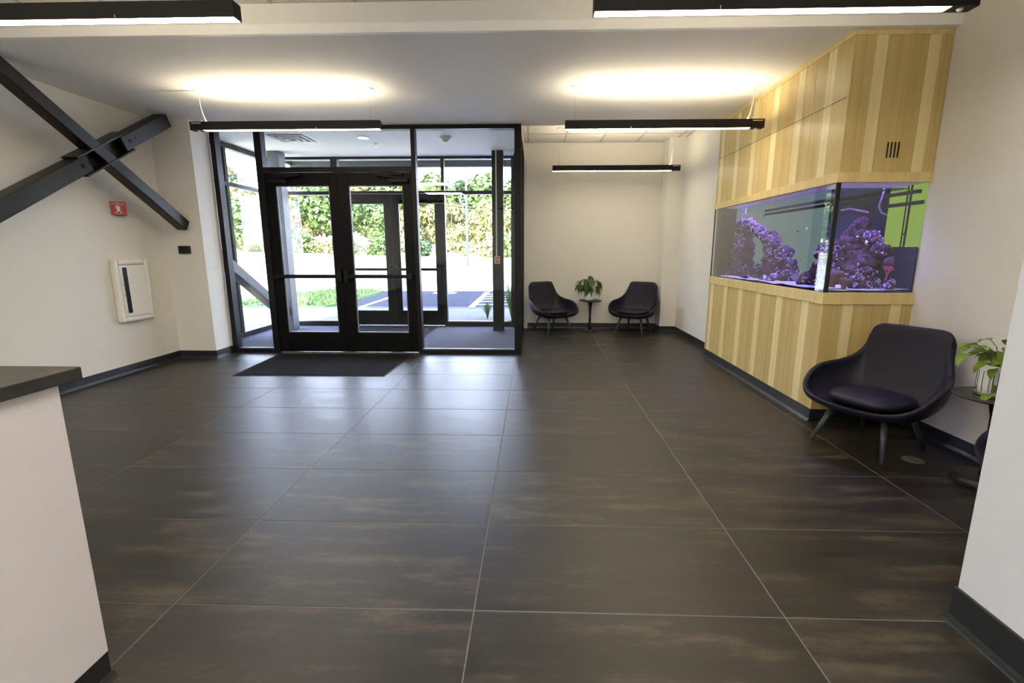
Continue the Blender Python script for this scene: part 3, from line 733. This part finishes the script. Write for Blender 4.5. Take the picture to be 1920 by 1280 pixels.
rock('reef_rock', [(2.92, 2.44, 1.15, .075), (2.98, 2.42, 1.21, .065), (2.90, 2.48, 1.24, .05), (3.02, 2.46, 1.14, .08), (2.86, 2.46, 1.16, .055), (2.95, 2.46, 1.29, .045)], 8,
     'rounded near mound close behind the end pane, dotted with pale polyps', polyps=330, group=rg)
rock('reef_rock', [(3.10, 2.31, 1.115, .040), (3.12, 2.33, 1.15, .03)], 9, 'little crusted stone in the right corner of the end pane', polyps=70, group=rg)
rock('reef_rock', chain([(2.68, 2.62, 1.15), (2.68, 2.60, 1.36)], .05, .035, 4), 12, 'narrow lilac crusted stack right behind the black corner seal', polyps=120, group=rg)
# corals
mc = tag(empty('mushroom_coral', (2.70, 2.36, Z0)), 'wavy brown mushroom-shaped leather coral beside the tank corner', 'coral')
for (cx, cy, cz, r, hgt) in ((2.685, 2.37, 1.205, .085, .12), (2.755, 2.33, 1.155, .062, .08)):
    b = MB(); rings = []
    prof = [(.25, -1.0), (.30, -.5), (.45, -.15), (.9, -.05), (1.0, .10), (.85, .26), (.5, .36), (.1, .40)]
    for rr, zz in prof:
        ring = []
        for k in range(32):
            a = 2*PI*k/32; wv = 1+.13*math.sin(5*a)*rr+.06*math.sin(9*a+1)*rr
            x = cx+rr*r*wv*math.cos(a); y = cy+rr*r*wv*math.sin(a)
            ring.append((max(x, GX+.014), max(y, GY+.013), cz+zz*hgt*.8+.012*math.sin(5*a+2)*rr))
        rings.append(ring)
    b.loft(rings); obj('cap', b, 'coral_brown', mc, sm=True)
fc = tag(empty('sea_fan_coral', (3.12, 2.36, 1.17)), 'pink branching fan coral near the right side of the end pane', 'coral')
b = MB(); rnd = random.Random(5)
def branch(p, a, L, r, d):
    q = (p[0]+math.sin(a)*L, p[1]+rnd.uniform(-.006, .006), p[2]+math.cos(a)*L); b.tube(p, q, r, r*.8, 6)
    if d:
        for s in (-.42, 0, .40): branch(q, a+s+rnd.uniform(-.1, .1), L*.74, r*.75, d-1)
branch((3.10, 2.36, 1.16), .15, .045, .008, 3); obj('fan', b, 'coral_pink', fc, sm=True)
pc = tag(obj('plate_coral', MB().tube((2.72, 3.00, 1.155), (2.735, 3.012, 1.157), .040, .034, 24).tube((2.735, 3.0, 1.08), (2.735, 3.005, 1.13), .01), 'coral_plate', sm=False, bev=.004), 'round gray plate coral standing upright on the sand left of the corner', 'coral')
sc = tag(obj('clam_shell', MB().lathe([(.002, 0), (.03, .004), (.036, .014), (.022, .026), (.004, .03)], 20), 'shell_white', sm=True), 'pale oval shell lying against the middle mound', 'shell')
sc.location = (2.66, 3.50, 1.115); sc.rotation_euler = (.3, 1.25, .2)
sc2 = tag(obj('heart_shell', MB().lathe([(.002, 0), (.018, .003), (.022, .01), (.012, .02), (.003, .024)], 16), 'shell_white', sm=True), 'small white heart-shaped shell on the high mound behind the end pane', 'shell')
sc2.location = (3.07, 2.60, 1.465); sc2.rotation_euler = (1.2, .4, 0)
def fish(L, m, fin, loc, rz, label, pitch=0):
    t = tag(empty('fish', loc), label, 'fish', 'reef fish'); t.rotation_euler = (0, pitch, rz)
    rings = []
    for k, (u, h_) in enumerate(((-.5, .02), (-.42, .12), (-.25, .24), (0, .28), (.2, .20), (.36, .09), (.42, .05))):
        rings.append([(u*L, .38*h_*L*math.cos(2*PI*i/12), h_*L*math.sin(2*PI*i/12)) for i in range(12)])
    obj('body', MB().loft(rings), m, t, sm=True, local=True)
    obj('tail', MB().prism([(.0, 0), (.0, 0)], 0, 0) if False else MB().loft([[(.40*L, -.004*1, -.02*L), (.40*L, .001, .02*L), (.60*L, .001, .16*L), (.55*L, .001, 0), (.60*L, .001, -.16*L)], [(.40*L, -.001, -.02*L), (.40*L, -.001, .02*L), (.60*L, -.001, .16*L), (.55*L, -.001, 0), (.60*L, -.001, -.16*L)]]), fin, t, local=True)
    obj('dorsal_fin', MB().loft([[(-.25*L, .001, .22*L), (.2*L, .001, .18*L), (.15*L, .001, .32*L), (-.1*L, .001, .36*L)], [(-.25*L, -.001, .22*L), (.2*L, -.001, .18*L), (.15*L, -.001, .32*L), (-.1*L, -.001, .36*L)]]), fin, t, local=True)
fish(.060, 'fish_white', 'fish_dark', (2.80, 3.05, 1.60), 1.3, 'pale striped fish swimming near the right of the long pane')
fish(.040, 'fish_dark', 'fish_dark', (2.80, 3.20, 1.585), 1.5, 'small dark fish swimming just left of the pale striped fish')
fish(.034, 'fish_dark', 'fish_dark', (2.8, 3.95, 1.78), 1.4, 'tiny dark fish high in the middle of the long pane')
fish(.070, 'fish_yellow', 'fish_yellow', (2.74, 2.75, 1.22), 1.8, 'yellow fish low in the tank beside the corner', .4)
fish(.036, 'fish_dark', 'fish_dark', (2.8, 3.08, 1.32), 1.2, 'small dark fish above the plate coral')
fish(.030, 'fish_blue', 'fish_blue', (2.82, 4.12, 1.42), 1.5, 'tiny blue fish in the gap under the rock bridge')
fish(.030, 'fish_dark', 'fish_dark', (3.15, 2.30, 1.53), .2, 'small dark fish against the green painted reflection')
fish(.034, 'fish_yellow', 'fish_white', (3.0, 2.62, 1.52), .3, 'tiny pale yellow fish before the dark mound behind the end pane')
def hose(pts, label):
    return tag(obj('water_hose', MB().path(pts, .007, 8), MAT['polyp_lilac'], sm=True), label, 'hose')
hose([(2.80, 4.50, 1.86), (2.80, 4.53, 1.80), (2.80, 4.50, 1.75), (2.80, 4.42, 1.77), (2.80, 4.40, 1.83), (2.80, 4.43, 1.865)], 'looped lilac water hose at the top left of the long pane')
hose([(3.02, 2.40, 1.865), (3.0, 2.39, 1.80), (2.98, 2.38, 1.75), (3.0, 2.37, 1.70), (3.04, 2.36, 1.68)], 'hanging violet hose at the top of the end pane')
hose([(2.70, 2.40, 1.72), (2.76, 2.38, 1.73), (2.82, 2.36, 1.715), (2.88, 2.34, 1.70)], 'floating violet hose behind the top left of the end pane')

# ------------------------------------------------------------------ lounge chairs
HALF = [(0, -.355, .862), (.13, -.353, .862), (.215, -.345, .855), (.258, -.335, .815), (.268, -.315, .745), (.285, -.285, .665), (.320, -.225, .600), (.360, -.13, .565), (.392, -.02, .548),
        (.405, .08, .520), (.395, .17, .470), (.360, .25, .415), (.29, .305, .372), (.17, .340, .348), (0, .352, .342)]
def catmull(P, n):
    out = []; N = len(P)
    for i in range(N):
        p0, p1, p2, p3 = P[i-1], P[i], P[(i+1) % N], P[(i+2) % N]
        for k in range(n):
            t = k/n; out.append(.5*((2*p1)+(-p0+p2)*t+(2*p0-5*p1+4*p2-p3)*t*t+(-p0+3*p1-3*p2+p3)*t**3))
    return out
def make_chair():
    t = tag(empty('lounge_chair'), '', 'chair', 'dark blue lounge chairs')
    loop = [Vector(p) for p in HALF]+[Vector((-x, y, z)) for x, y, z in reversed(HALF[1:-1])]
    rim = catmull(loop, 3); bm = MB(); n = len(rim); rings = []
    T = [.10, .22, .34, .46, .58, .70, .80, .88, .95, 1.0]
    for tt in T:
        ring = []
        for p in rim:
            back = max(0, min(1, (p.z-.56)/.25)); base = Vector((0, .02, .285))
            c1 = Vector((p.x*.80, p.y*(.72 if p.y < 0 else .80)+.0, .275)); c2 = Vector((p.x*1.05, p.y*(.80 if p.y < 0 else 1.04), .30+(p.z-.30)*(.30-.02*back)))
            q = base*(1-tt)**3+3*c1*tt*(1-tt)**2+3*c2*tt*tt*(1-tt)+p*tt**3
            ring.append(q)
        rings.append(ring)
    bm.loft(rings, cap=False)
    v0 = bm.b.verts.new((0, .02, .285)); bm.b.verts.ensure_lookup_table()
    for i in range(n): bm.b.faces.new((v0, bm.b.verts[(i+1) % n], bm.b.verts[i]))
    sh = obj('shell', bm, 'upholstery', t, sm=True, local=True)
    sd = sh.modifiers.new('solid', 'SOLIDIFY'); sd.thickness = .036; sd.offset = 0; sd.use_even_offset = True
    ss = sh.modifiers.new('sub', 'SUBSURF'); ss.levels = 1; ss.render_levels = 1
    # seam piping just inside the rim
    # seat cushion
    cu = MB(); rings = []
    for s_, z in ((.55, .330), (.93, .338), (1.0, .362), (.97, .385), (.85, .400), (.5, .412), (.12, .416)):
        rings.append([(.245*s_*math.copysign(abs(math.cos(a))**.75, math.cos(a)), .045+.235*s_*math.copysign(abs(math.sin(a))**.75, math.sin(a)), z+.012*(math.sin(a) > 0)*0) for a in [2*PI*k/40 for k in range(40)]])
    cu.loft(rings); obj('seat_cushion', cu, 'upholstery', t, sm=True, local=True)
    for sx in (-1, 1):
        for (tx, ty, fx, fy) in ((.165, .175, .245, .285), (.150, -.14, .208, -.285)):
            b = MB().path([(sx*tx, ty, .300), (sx*fx, fy, 0.002)], [.0215, .0135], 14)
            obj('leg', b, 'chair_leg_gray', t, sm=True, local=True)
    un = MB().box(-.17, .17, .155, .185, .262, .292).box(-.155, .155, -.155, -.125, .262, .292).box(-.165, -.135, -.125, .155, .262, .292).box(.135, .165, -.125, .155, .262, .292)
    obj('under_frame', un, 'chair_leg_gray', t, .004, local=True)
    return t
def face(fx, fy): return math.atan2(-fx, fy)
ch = make_chair(); ch['label'] = 'large dark blue lounge chair in front of the wooden aquarium stand'
ch.location = (2.70, 1.73, 0); ch.rotation_euler = (0, 0, face(-.897, -.444))
copy_tree(ch, (.555, 6.61, 0), face(.516, -.857), 'dark lounge chair on the left of the nook, beside the black glazing frame')
copy_tree(ch, (1.985, 6.61, 0), face(-.516, -.857), 'dark lounge chair on the right of the nook, beside the wall corner')
copy_tree(ch, (2.86, .52, 0), face(-.90, .43), 'lounge chair mostly hidden behind the white wall at the right edge')

# ------------------------------------------------------------------ side tables
def side_table(x, y, R, zt, br_, label, bh=.02):
    t = tag(empty('side_table', (x, y, 0)), label, 'table', 'round black side tables')
    obj('tabletop', MB().lathe([(R*.80, zt-.022), (R*.97, zt-.014), (R, zt-.006), (R*.985, zt)], 48, (x, y)), 'table_black', t, sm=False)
    obj('stem', MB().lathe([(.030, bh), (.022, bh+.06), (.020, zt*.5), (.026, zt*.78), (.045, zt-.03), (.06, zt-.018)], 20, (x, y)), 'table_black', t, sm=True)
    obj('foot', MB().lathe([(br_, 0.001), (br_, bh*.6), (br_*.9, bh), (br_*.2, bh+.004)], 40, (x, y)), 'table_black', t, .004, sm=True)
side_table(1.235, 6.76, .198, .548, .13, 'small round black pedestal table between the two nook chairs', .03)
side_table(2.985, 1.14, .215, .560, .155, 'round black pedestal table beside the large blue chair at the right', .055)

# ------------------------------------------------------------------ potted plants
def leaf_mesh(name, L, Wd, m, droop=.35, fold=.25, heart=False, n=7):
    b = MB(); rows = []
    for i in range(n+1):
        u = i/n
        w = Wd*(math.sin(PI*min(1, u**.72))**.9 if not heart else (math.sin(PI*u**.55))**.8)*.5
        if i == n: w = .0006
        if i == 0: w = .002
        y = L*math.sin(u*1.2)/1.2*1.0; z = -droop*L*u*u
        rows.append([(-w, y, z+fold*w), (-w*.5, y, z+fold*w*.35), (0, y, z), (w*.5, y, z+fold*w*.35), (w, y, z+fold*w)])
    b.loft(rows, cap=False, closed=False)
    me = bpy.data.meshes.new(name); b.b.to_mesh(me); b.b.free(); me.materials.append(MAT[m]); smooth(me); return me
def add_leaf(me, parent, loc, az, el, s=1, roll=0):
    o = bpy.data.objects.new('leaf', me); COL.objects.link(o); o.parent = parent
    o.matrix_local = Matrix.Translation(loc)@Matrix.Rotation(az, 4, 'Z')@Matrix.Rotation(el, 4, 'X')@Matrix.Rotation(roll, 4, 'Y')@Matrix.Scale(s, 4)
    return o
# nook plant: white pot, dark pointed leaves
px, py, pz = 1.205, 6.76, .548
pp = tag(empty('potted_plant', (px, py, pz)), 'dark green plant with drooping pointed leaves in a white pot in the nook', 'plant')
obj('pot', MB().lathe([(.070, pz), (.082, pz+.01), (.090, pz+.06), (.092, pz+.13), (.090, pz+.148), (.080, pz+.148), (.079, pz+.125), (.01, pz+.12)], 32, (px, py)), 'white_ceramic', pp, sm=True)
obj('soil', MB().lathe([(.079, pz+.118), (.079, pz+.132), (.01, pz+.135)], 20, (px, py)), 'soil', pp)
LM = leaf_mesh('leaf', .165, .050, 'leaf_dark_green', .65); rnd = random.Random(11)
for k in range(22):
    az = k*2.4; sp_ = rnd.uniform(.06, .21); hgt = rnd.uniform(.20, .38)
    tip = Vector((math.cos(az)*sp_, math.sin(az)*sp_*.45, hgt)) if k else Vector((0, 0, .42))
    obj('stem', MB().path([(px, py, pz+.12), (px+tip.x*.35, py+tip.y*.35, pz+.12+(hgt-.12)*.6), (px+tip.x, py+tip.y, pz+hgt)], [.004, .003, .002], 5), 'stem_green', pp)
    for j in range(4):
        a2 = az-PI/2+(j-1.5)*.8+rnd.uniform(-.3, .3)
        if tip.y+math.cos(a2)*.17 > .17: continue
        add_leaf(LM, pp, tip, a2, rnd.uniform(-.75, .05), rnd.uniform(.75, 1.15), rnd.uniform(-.3, .3))
# right plant: pothos in a white ribbed pot with brass saucer ring
qx, qy, qz = 2.985, 1.15, .560
p2 = tag(empty('pothos_plant', (qx, qy, qz)), 'light green trailing plant in a white ribbed pot on the right table', 'plant')
obj('saucer', MB().lathe([(.098, qz), (.108, qz+.006), (.108, qz+.014), (.098, qz+.014)], 40, (qx, qy)), 'brass', p2)
obj('pot', MB().lathe([(.088, qz+.012), (.100, qz+.022), (.105, qz+.06), (.105, qz+.155), (.101, qz+.188), (.093, qz+.188), (.09, qz+.16), (.02, qz+.155)], 48, (qx, qy)), 'white_ceramic', p2, sm=True)
for k in range(18):
    a = 2*PI*k/18
    obj('rib_line', MB().path([(qx+.1035*math.cos(a), qy+.1035*math.sin(a), qz+.026), (qx+.1057*math.cos(a), qy+.1057*math.sin(a), qz+.06), (qx+.1057*math.cos(a), qy+.1057*math.sin(a), qz+.150)], .0016, 5), 'charcoal_metal', p2)
obj('soil', MB().lathe([(.091, qz+.158), (.091, qz+.172), (.01, qz+.176)], 24, (qx, qy)), 'soil', p2)
LP = leaf_mesh('leaf', .115, .070, 'leaf_pothos', .30, .3, True); rnd = random.Random(4)
def pothos_stem(pts, leaves):
    obj('stem', MB().path([(qx+a, qy+b_, qz+c) for a, b_, c in pts], .0028, 5), 'stem_green', p2)
    for (i, az, el, s) in leaves:
        a, b_, c = pts[i]; add_leaf(LP, p2, Vector((a, b_, c)), az, el, s, rnd.uniform(-.4, .4))
for k in range(26):
    az = rnd.uniform(0, 2*PI); r1 = rnd.uniform(.06, .15); h1 = rnd.uniform(.20, .33)
    x1, y1 = math.cos(az)*r1, math.sin(az)*r1
    pothos_stem([(x1*.25, y1*.25, .17), (x1*.6, y1*.6, h1*.9), (x1, y1, h1)], [(2, az-PI/2+rnd.uniform(-.5, .5), rnd.uniform(-.5, .15), rnd.uniform(.75, 1.15))])
# leaves reaching toward the chair and a few trailing vines on the camera side
for pts, lv in (
    ([(-.05, 0, .18), (-.12, .01, .27), (-.19, .02, .25)], [(2, PI/2+.1, -.5, 1.1)]),
    ([(-.04, .02, .18), (-.08, .03, .26), (-.13, .05, .30)], [(2, PI/2-.2, -.05, 1.15)]),
    ([(-.03, -.05, .18), (-.06, -.12, .20), (-.05, -.145, .13), (-.03, -.15, .08)], [(1, PI+.5, -.9, .7), (2, PI/2+.3, -.9, .7), (3, PI+.1, -1.0, .7)]),
    ([(.0, -.05, .18), (.01, -.13, .19), (.02, -.15, .12), (.0, -.15, .05), (-.02, -.15, .02)], [(1, PI-.4, -.8, .8), (2, PI+.6, -.9, .75), (3, PI-.3, -1.0, .8), (4, PI/2+.6, -.5, .8)]),
    ([(-.05, -.04, .18), (-.11, -.07, .18), (-.12, -.08, .09), (-.12, -.08, .03)], [(1, PI/2+.4, -.6, .75), (2, PI+.2, -1.1, .6), (3, PI/2+.2, -.4, .75)]),
    ([(.05, 0, .18), (.09, .0, .30), (.10, -.01, .36)], [(2, -.2, .6, 1.15), (1, -1.2, .1, 1.1)])): pothos_stem(pts, lv)

# ================================================================== OUTSIDE
# roof over the whole building, canopy
sbox('roof', -4.75, 9.0, -6.15, 7.35, 3.5, 5.05, m='fascia_gray')
cn = tag(empty('entrance_canopy', (-1, 8, 3.2)), 'flat slatted canopy with a dark fascia over the outside of the entrance', 'canopy')
for k in range(31):
    x = -4.74+k*.30
    obj('soffit_board', B(x+.004, x+.296, 7.35, 8.56, 3.20, 3.215), 'soffit_panel', cn)
obj('deck', B(-4.76, 4.6, 7.35, 8.60, 3.22, 3.49), 'fascia_gray', cn)
obj('fascia', B(-4.80, 4.62, 8.56, 8.66, 3.075, 3.5), 'fascia_gray', cn)
obj('fascia', B(-4.80, -4.75, 7.35, 8.56, 3.12, 3.5), 'fascia_gray', cn)
# ground
def poly(name, pts, z0, z1, m, parent=None):
    return struct(obj(name, MB().prism(pts, z0, z1), m, parent))
GZ = -.10
gb = MB(); rows = []
for j in range(0, 41):
    y = -8+j*4.0; row = []
    for i in range(0, 51):
        x = -130+i*4.6
        rise = max(0, y-36)*.028+max(0, -x-20+max(0, 30-y))*.05*(1 if y > 14 else 0)
        n = mnoise.noise(Vector((x*.06, y*.06, 0)))*min(1.2, max(0, (y-34)*.05))
        row.append((x, y, GZ-.04+min(rise, 5.5)+n*.6))
    rows.append(row)
gb.loft(rows, cap=False, closed=False); struct(obj('ground', gb, 'dry_grass', sm=True))
poly('sidewalk', [(-5.2, 7.0), (9, 7.0), (9, 10.75), (-5.0, 10.75), (-9.0, 10.5), (-9.0, 9.3), (-5.0, 8.6)], GZ-.08, GZ+.035, 'concrete')
poly('parking_lot', [(-5.25, 10.75), (10, 10.75), (10, 16.4), (-6.0, 16.4), (-5.2, 15.8), (-5.15, 13)], GZ-.08, GZ-.01, 'asphalt')
poly('road', [(-34, 13.5), (-9.8, 14.4), (-7.2, 16.4), (12, 16.4), (12, 30.3), (-4.4, 30.4), (-4.2, 24.5), (-5.5, 23.2), (-7.4, 25), (-14.5, 42), (-24, 42), (-19, 30)], GZ-.08, GZ+.0, 'road_gray')
poly('grass_island', [(-9.0, 10.6), (-5.3, 10.8), (-5.25, 13), (-5.25, 15.6), (-6.0, 16.5), (-7.2, 16.2), (-9.6, 14.2)], GZ-.08, GZ+.05, 'lawn')
poly('planting_bed', [(-1.35, 7.36), (4, 7.36), (4, 8.9), (-1.2, 8.9), (-1.2, 8.4), (-1.35, 8.3)], GZ-.02, GZ+.055, 'gravel')
poly('gravel_strip', [(-8, 7.0), (-4.8, 7.0), (-4.8, 7.36), (-2.9, 7.36), (-2.9, 8.15), (-4.9, 8.3), (-8, 8.5)], GZ-.02, GZ+.05, 'gravel')
struct(obj('curb', B(-5.0, 9, 10.62, 10.76, GZ-.08, GZ+.045), 'concrete'))
lines = MB().box(-1.52, -1.36, 10.80, 15.93, GZ-.0095, GZ-.006)
def line(name, pts): tag(obj('parking_line', MB().prism(pts, GZ-.0095, GZ-.006), 'lane_paint'), name, 'road marking', 'white parking lines')
ORDN = ['first', 'second', 'third', 'fourth', 'fifth', 'sixth']
line('broad white line edging the hatched area of the parking lot', [(-1.52, 10.80), (-1.36, 10.80), (-1.36, 15.93), (-1.52, 15.93)])
line('left white parking line beside the grass island', [(-4.50, 10.80), (-4.39, 10.80), (-4.39, 13.8), (-4.50, 13.8)])
for k in range(6):
    y = 10.95+k*.80; tag(obj('hatch_line', MB().prism([(-1.36, y), (.9, y+.30), (.9, y+.42), (-1.36, y+.12)], GZ-.0095, GZ-.0065), 'lane_paint'), ORDN[k]+' white hatch line of the striped parking bay, counted from the building', 'road marking', 'hatch lines')
rs = MB(); A = [2*PI*k/28 for k in range(29)]
rs.loft([[(-2.95+.42*math.cos(a)*q, 15.55+.42*math.sin(a)*q, GZ-.006) for a in A[:-1]] for q in (.72, 1.0)], cap=False)
tag(obj('pavement_symbol', rs, 'lane_paint'), 'round white painted symbol at the far edge of the dark parking bay', 'road marking')
# light pole
lp = tag(empty('light_pole', (-5.1, 37.6, GZ)), 'tall thin gray street light pole standing on the far grass', 'pole')
obj('pole', MB().tube((-5.1, 37.6, .0), (-5.1, 37.6, 9.0), .12, .08), 'fascia_gray', lp)
obj('lamp_head', B(-5.3, -4.9, 36.7, 37.6, 8.9, 9.05), 'gray_steel', lp, .02)
obj('base', MB().lathe([(.26, GZ-.1), (.26, .16), (.2, .2)], 16, (-5.1, 37.6)), 'concrete', lp)
# stones and ornamental grass near the glass
rnd = random.Random(8)
def stone_mesh(seed):
    b = MB(); bmesh.ops.create_icosphere(b.b, subdivisions=3, radius=1)
    for v in b.b.verts: v.co *= 1+.35*mnoise.noise(v.co*1.3+Vector((seed, 0, 0)))+.1*mnoise.noise(v.co*4); v.co.z *= .62
    me = bpy.data.meshes.new('boulder'); b.b.to_mesh(me); b.b.free(); me.materials.append(MAT['boulder']); return me
SM = [stone_mesh(i) for i in range(3)]
for i, (x, y, s, lab) in enumerate(((-8.6, 52, 1.0, 'gray boulder on the far grass left of the light pole'), (-6.6, 53, .8, 'smaller gray boulder on the far grass beside the light pole'), (-13.5, 50, 1.1, 'gray boulder on the far grass seen through the outer door'), (-5.0, 7.72, .13, 'rough stone in the gravel left of the outer doors'), (-4.2, 7.75, .12, 'stone in the gravel before the left outer pane'), (-3.75, 7.8, .10, 'small stone in the gravel beside the outer doors'))):
    o = bpy.data.objects.new('boulder', SM[i % 3]); COL.objects.link(o); z = GZ+.03 if y < 20 else GZ+(y-36)*.028-.1
    o.location = (x, y, z+s*.3); o.scale = (s*1.3, s, s); o.rotation_euler = (0, 0, i*1.3); tag(o, lab, 'rock', 'boulders outside')
def grass_clump(x, y, h, n, lab, seed):
    r = random.Random(seed); b = MB(); t = tag(empty('ornamental_grass', (x, y, GZ+.05)), lab, 'grass', 'ornamental grasses')
    for k in range(n):
        a = r.uniform(0, 2*PI); s = r.uniform(.15, .55)*h; hh = h*r.uniform(.55, 1.0); w = .006
        P = [Vector((x+math.cos(a)*s*u*u+r.uniform(-.01, .01), y+math.sin(a)*s*u*u, GZ+.05+hh*u*(1-.12*u*u))) for u in (0, .35, .7, 1)]
        side = Vector((-math.sin(a), math.cos(a), 0))*w
        b.loft([[p-side*(1-i/3.4), p+side*(1-i/3.4)] for i, p in enumerate(P)], cap=False, closed=False)
    stuff(obj('blades', b, 'grass_blade', t))
grass_clump(-.20, 8.25, 1.15, 420, 'tall green ornamental grass outside the right edge of the vestibule glass', 1)
grass_clump(-.75, 8.55, .55, 160, 'low arching grass in the gravel bed left of the dark column', 2)
# lawn tufts
tb = MB(); r = random.Random(3)
for k in range(2600):
    x = r.uniform(-8.0, -5.3); y = r.uniform(10.9, 16.0)
    if y > 16.2-(-5.3-x)*.1 or x < -8.0+(y-14)*.4: continue
    a = r.uniform(0, PI); dx, dy = math.cos(a)*.03, math.sin(a)*.03; hh = r.uniform(.06, .16)
    v = [tb.b.verts.new(p) for p in ((x-dx, y-dy, GZ+.04), (x+dx, y+dy, GZ+.04), (x+r.uniform(-.04, .04), y+r.uniform(-.04, .04), GZ+.05+hh))]; tb.b.faces.new(v)
tag(stuff(obj('lawn_tufts', tb, 'grass_blade')), 'green grass tufts on the island beside the parking lot', 'grass')
# trees
def crown_mesh(seed, H, R, nleaf, leaf, mname, conic=False):
    r = random.Random(seed); b = MB(); blobs = []
    for k in range(16):
        u = r.random(); z = H*(.30+.66*u); rr = R*(1-.75*u if conic else math.sin(PI*(.18+.72*u)))
        a = r.uniform(0, 2*PI); d = rr*r.uniform(.2, .75); blobs.append((math.cos(a)*d, math.sin(a)*d, z, max(.5, rr*r.uniform(.38, .6))))
    blobs.append((0, 0, H*.86, R*.4 if not conic else R*.2))
    for k in range(nleaf):
        x, y, z, q = r.choice(blobs); d = Vector((r.gauss(0, 1), r.gauss(0, 1), r.gauss(0, 1))).normalized()
        p = Vector((x, y, z))+d*q*r.uniform(.72, 1.04)*Vector((1, 1, .75)).length/1.6
        n = (d+Vector((r.uniform(-.7, .7), r.uniform(-.7, .7), r.uniform(-.3, .9)))).normalized(); u_ = n.orthogonal().normalized(); v_ = n.cross(u_); s = leaf*r.uniform(.6, 1.3)
        vs = [b.b.verts.new(p+u_*s*a_+v_*s*b_) for a_, b_ in ((-1, -.6), (.2, -1), (1, .3), (-.3, 1))]; b.b.faces.new(vs)
    me = bpy.data.meshes.new('crown'); b.b.to_mesh(me); b.b.free(); me.materials.append(MAT[mname]); return me
def trunk_mesh(H, seed, forks=3):
    r = random.Random(seed); b = MB()
    b.path([(0, 0, -.5), (.1, 0, H*.25), (.0, .1, H*.5), (.1, 0, H*.8)], [.16, .13, .10, .04], 8)
    for k in range(forks):
        a = r.uniform(0, 2*PI); z = H*r.uniform(.2, .5)
        b.path([(0, 0, z), (math.cos(a)*H*.1, math.sin(a)*H*.1, z+H*.15), (math.cos(a)*H*.17, math.sin(a)*H*.17, z+H*.32)], [.08, .06, .03], 6)
    me = bpy.data.meshes.new('trunk'); b.b.to_mesh(me); b.b.free(); me.materials.append(MAT['trunk_pale']); return me
CM = [crown_mesh(1, 9, 3.6, 3000, .30, 'tree_leaf_yellow'), crown_mesh(2, 10, 3.6, 3000, .30, 'tree_leaf_yellow'), crown_mesh(3, 10, 3.8, 3000, .30, 'tree_leaf_green'), crown_mesh(4, 12, 2.6, 2600, .26, 'tree_leaf_dark', True), crown_mesh(5, 9, 3.4, 3000, .30, 'tree_leaf_green')]
TM = [trunk_mesh(9, i) for i in range(3)]
KIND = ['yellow-green broadleaf tree with pale trunk', 'tall yellowish broadleaf tree', 'full mid-green broadleaf tree', 'dark narrow conifer', 'rounded green tree']
r = random.Random(21)
TREES = []
for k in range(24):     # front row of the wood behind the road
    x = -58+k*2.9+r.uniform(-.8, .8); y = 66+r.uniform(-3, 4)-(.10*abs(x+20) if x < -20 else 0); TREES.append((x, y, r.choice((0, 0, 1, 4, 2)), r.uniform(.62, .95), 'in the front row of the wood'))
for k in range(20):
    x = -62+k*3.7+r.uniform(-1, 1); y = 76+r.uniform(-3, 4); TREES.append((x, y, r.choice((2, 1, 3, 2, 0)), r.uniform(.9, 1.25), 'in the back row of the wood'))
for i, (x, y, k, s) in enumerate(((-36, 40, 2, .62), (-30, 36, 0, .55), (-33, 44, 4, .8), (-43, 45, 3, .8), (-25.5, 40, 0, .60), (-23.6, 38, 2, .55), (-28, 45, 1, .72), (-38, 58, 2, .9), (-41.5, 60, 3, .9), (-35, 56, 0, .85), (-38, 50, 0, .9), (-46, 52, 2, 1.0))): TREES.append((x, y, k, s, 'on the left hillside'))
def ground_z(x, y):
    rise = max(0, y-36)*.028+max(0, -x-20+max(0, 30-y))*.05*(1 if y > 14 else 0); return GZ-.04+min(rise, 5.5)
ORD = ['first', 'second', 'third', 'fourth', 'fifth', 'sixth', 'seventh', 'eighth', 'ninth', 'tenth', 'eleventh', 'twelfth', 'thirteenth', 'fourteenth', 'fifteenth', 'sixteenth', 'seventeenth', 'eighteenth', 'nineteenth', 'twentieth']
cnt = {}
for x, y, k, s, where in sorted(TREES):
    t = empty('tree', (x, y, ground_z(x, y))); t.scale = (s, s, s); t.rotation_euler = (0, 0, r.uniform(0, 6))
    n_ = cnt.get((k, where), 0); cnt[(k, where)] = n_+1
    tag(t, KIND[k]+', '+ORD[n_]+' from left '+where, 'tree', KIND[k]+' '+where)
    a = bpy.data.objects.new('crown', CM[k]); COL.objects.link(a); a.parent = t
    a = bpy.data.objects.new('trunk', TM[r.randrange(3)]); COL.objects.link(a); a.parent = t
# low shrubs along the foot of the wood
SHM = [crown_mesh(31+i, 2.2, 1.6, 700, .16, m_) for i, m_ in enumerate(('tree_leaf_green', 'tree_leaf_dark', 'tree_leaf_yellow'))]
scount = {}
for k in range(27):
    x = -54+k*2.4+r.uniform(-.6, .6); y = 60+r.uniform(-2, 2)-(.10*abs(x+20) if x < -20 else 0); i = r.randrange(3)
    o = bpy.data.objects.new('shrub', SHM[i]); COL.objects.link(o); o.location = (x, y, ground_z(x, y)-.6); q = r.uniform(.8, 1.5); o.scale = (q, q, q); o.rotation_euler = (0, 0, r.uniform(0, 6))
    scount[i] = scount.get(i, -1)+1
    tag(o, ORD[scount[i]]+' '+('green', 'dark', 'yellowish')[i]+' shrub from the left at the foot of the wood', 'shrub', ('green', 'dark', 'yellowish')[i]+' shrubs at the foot of the wood')
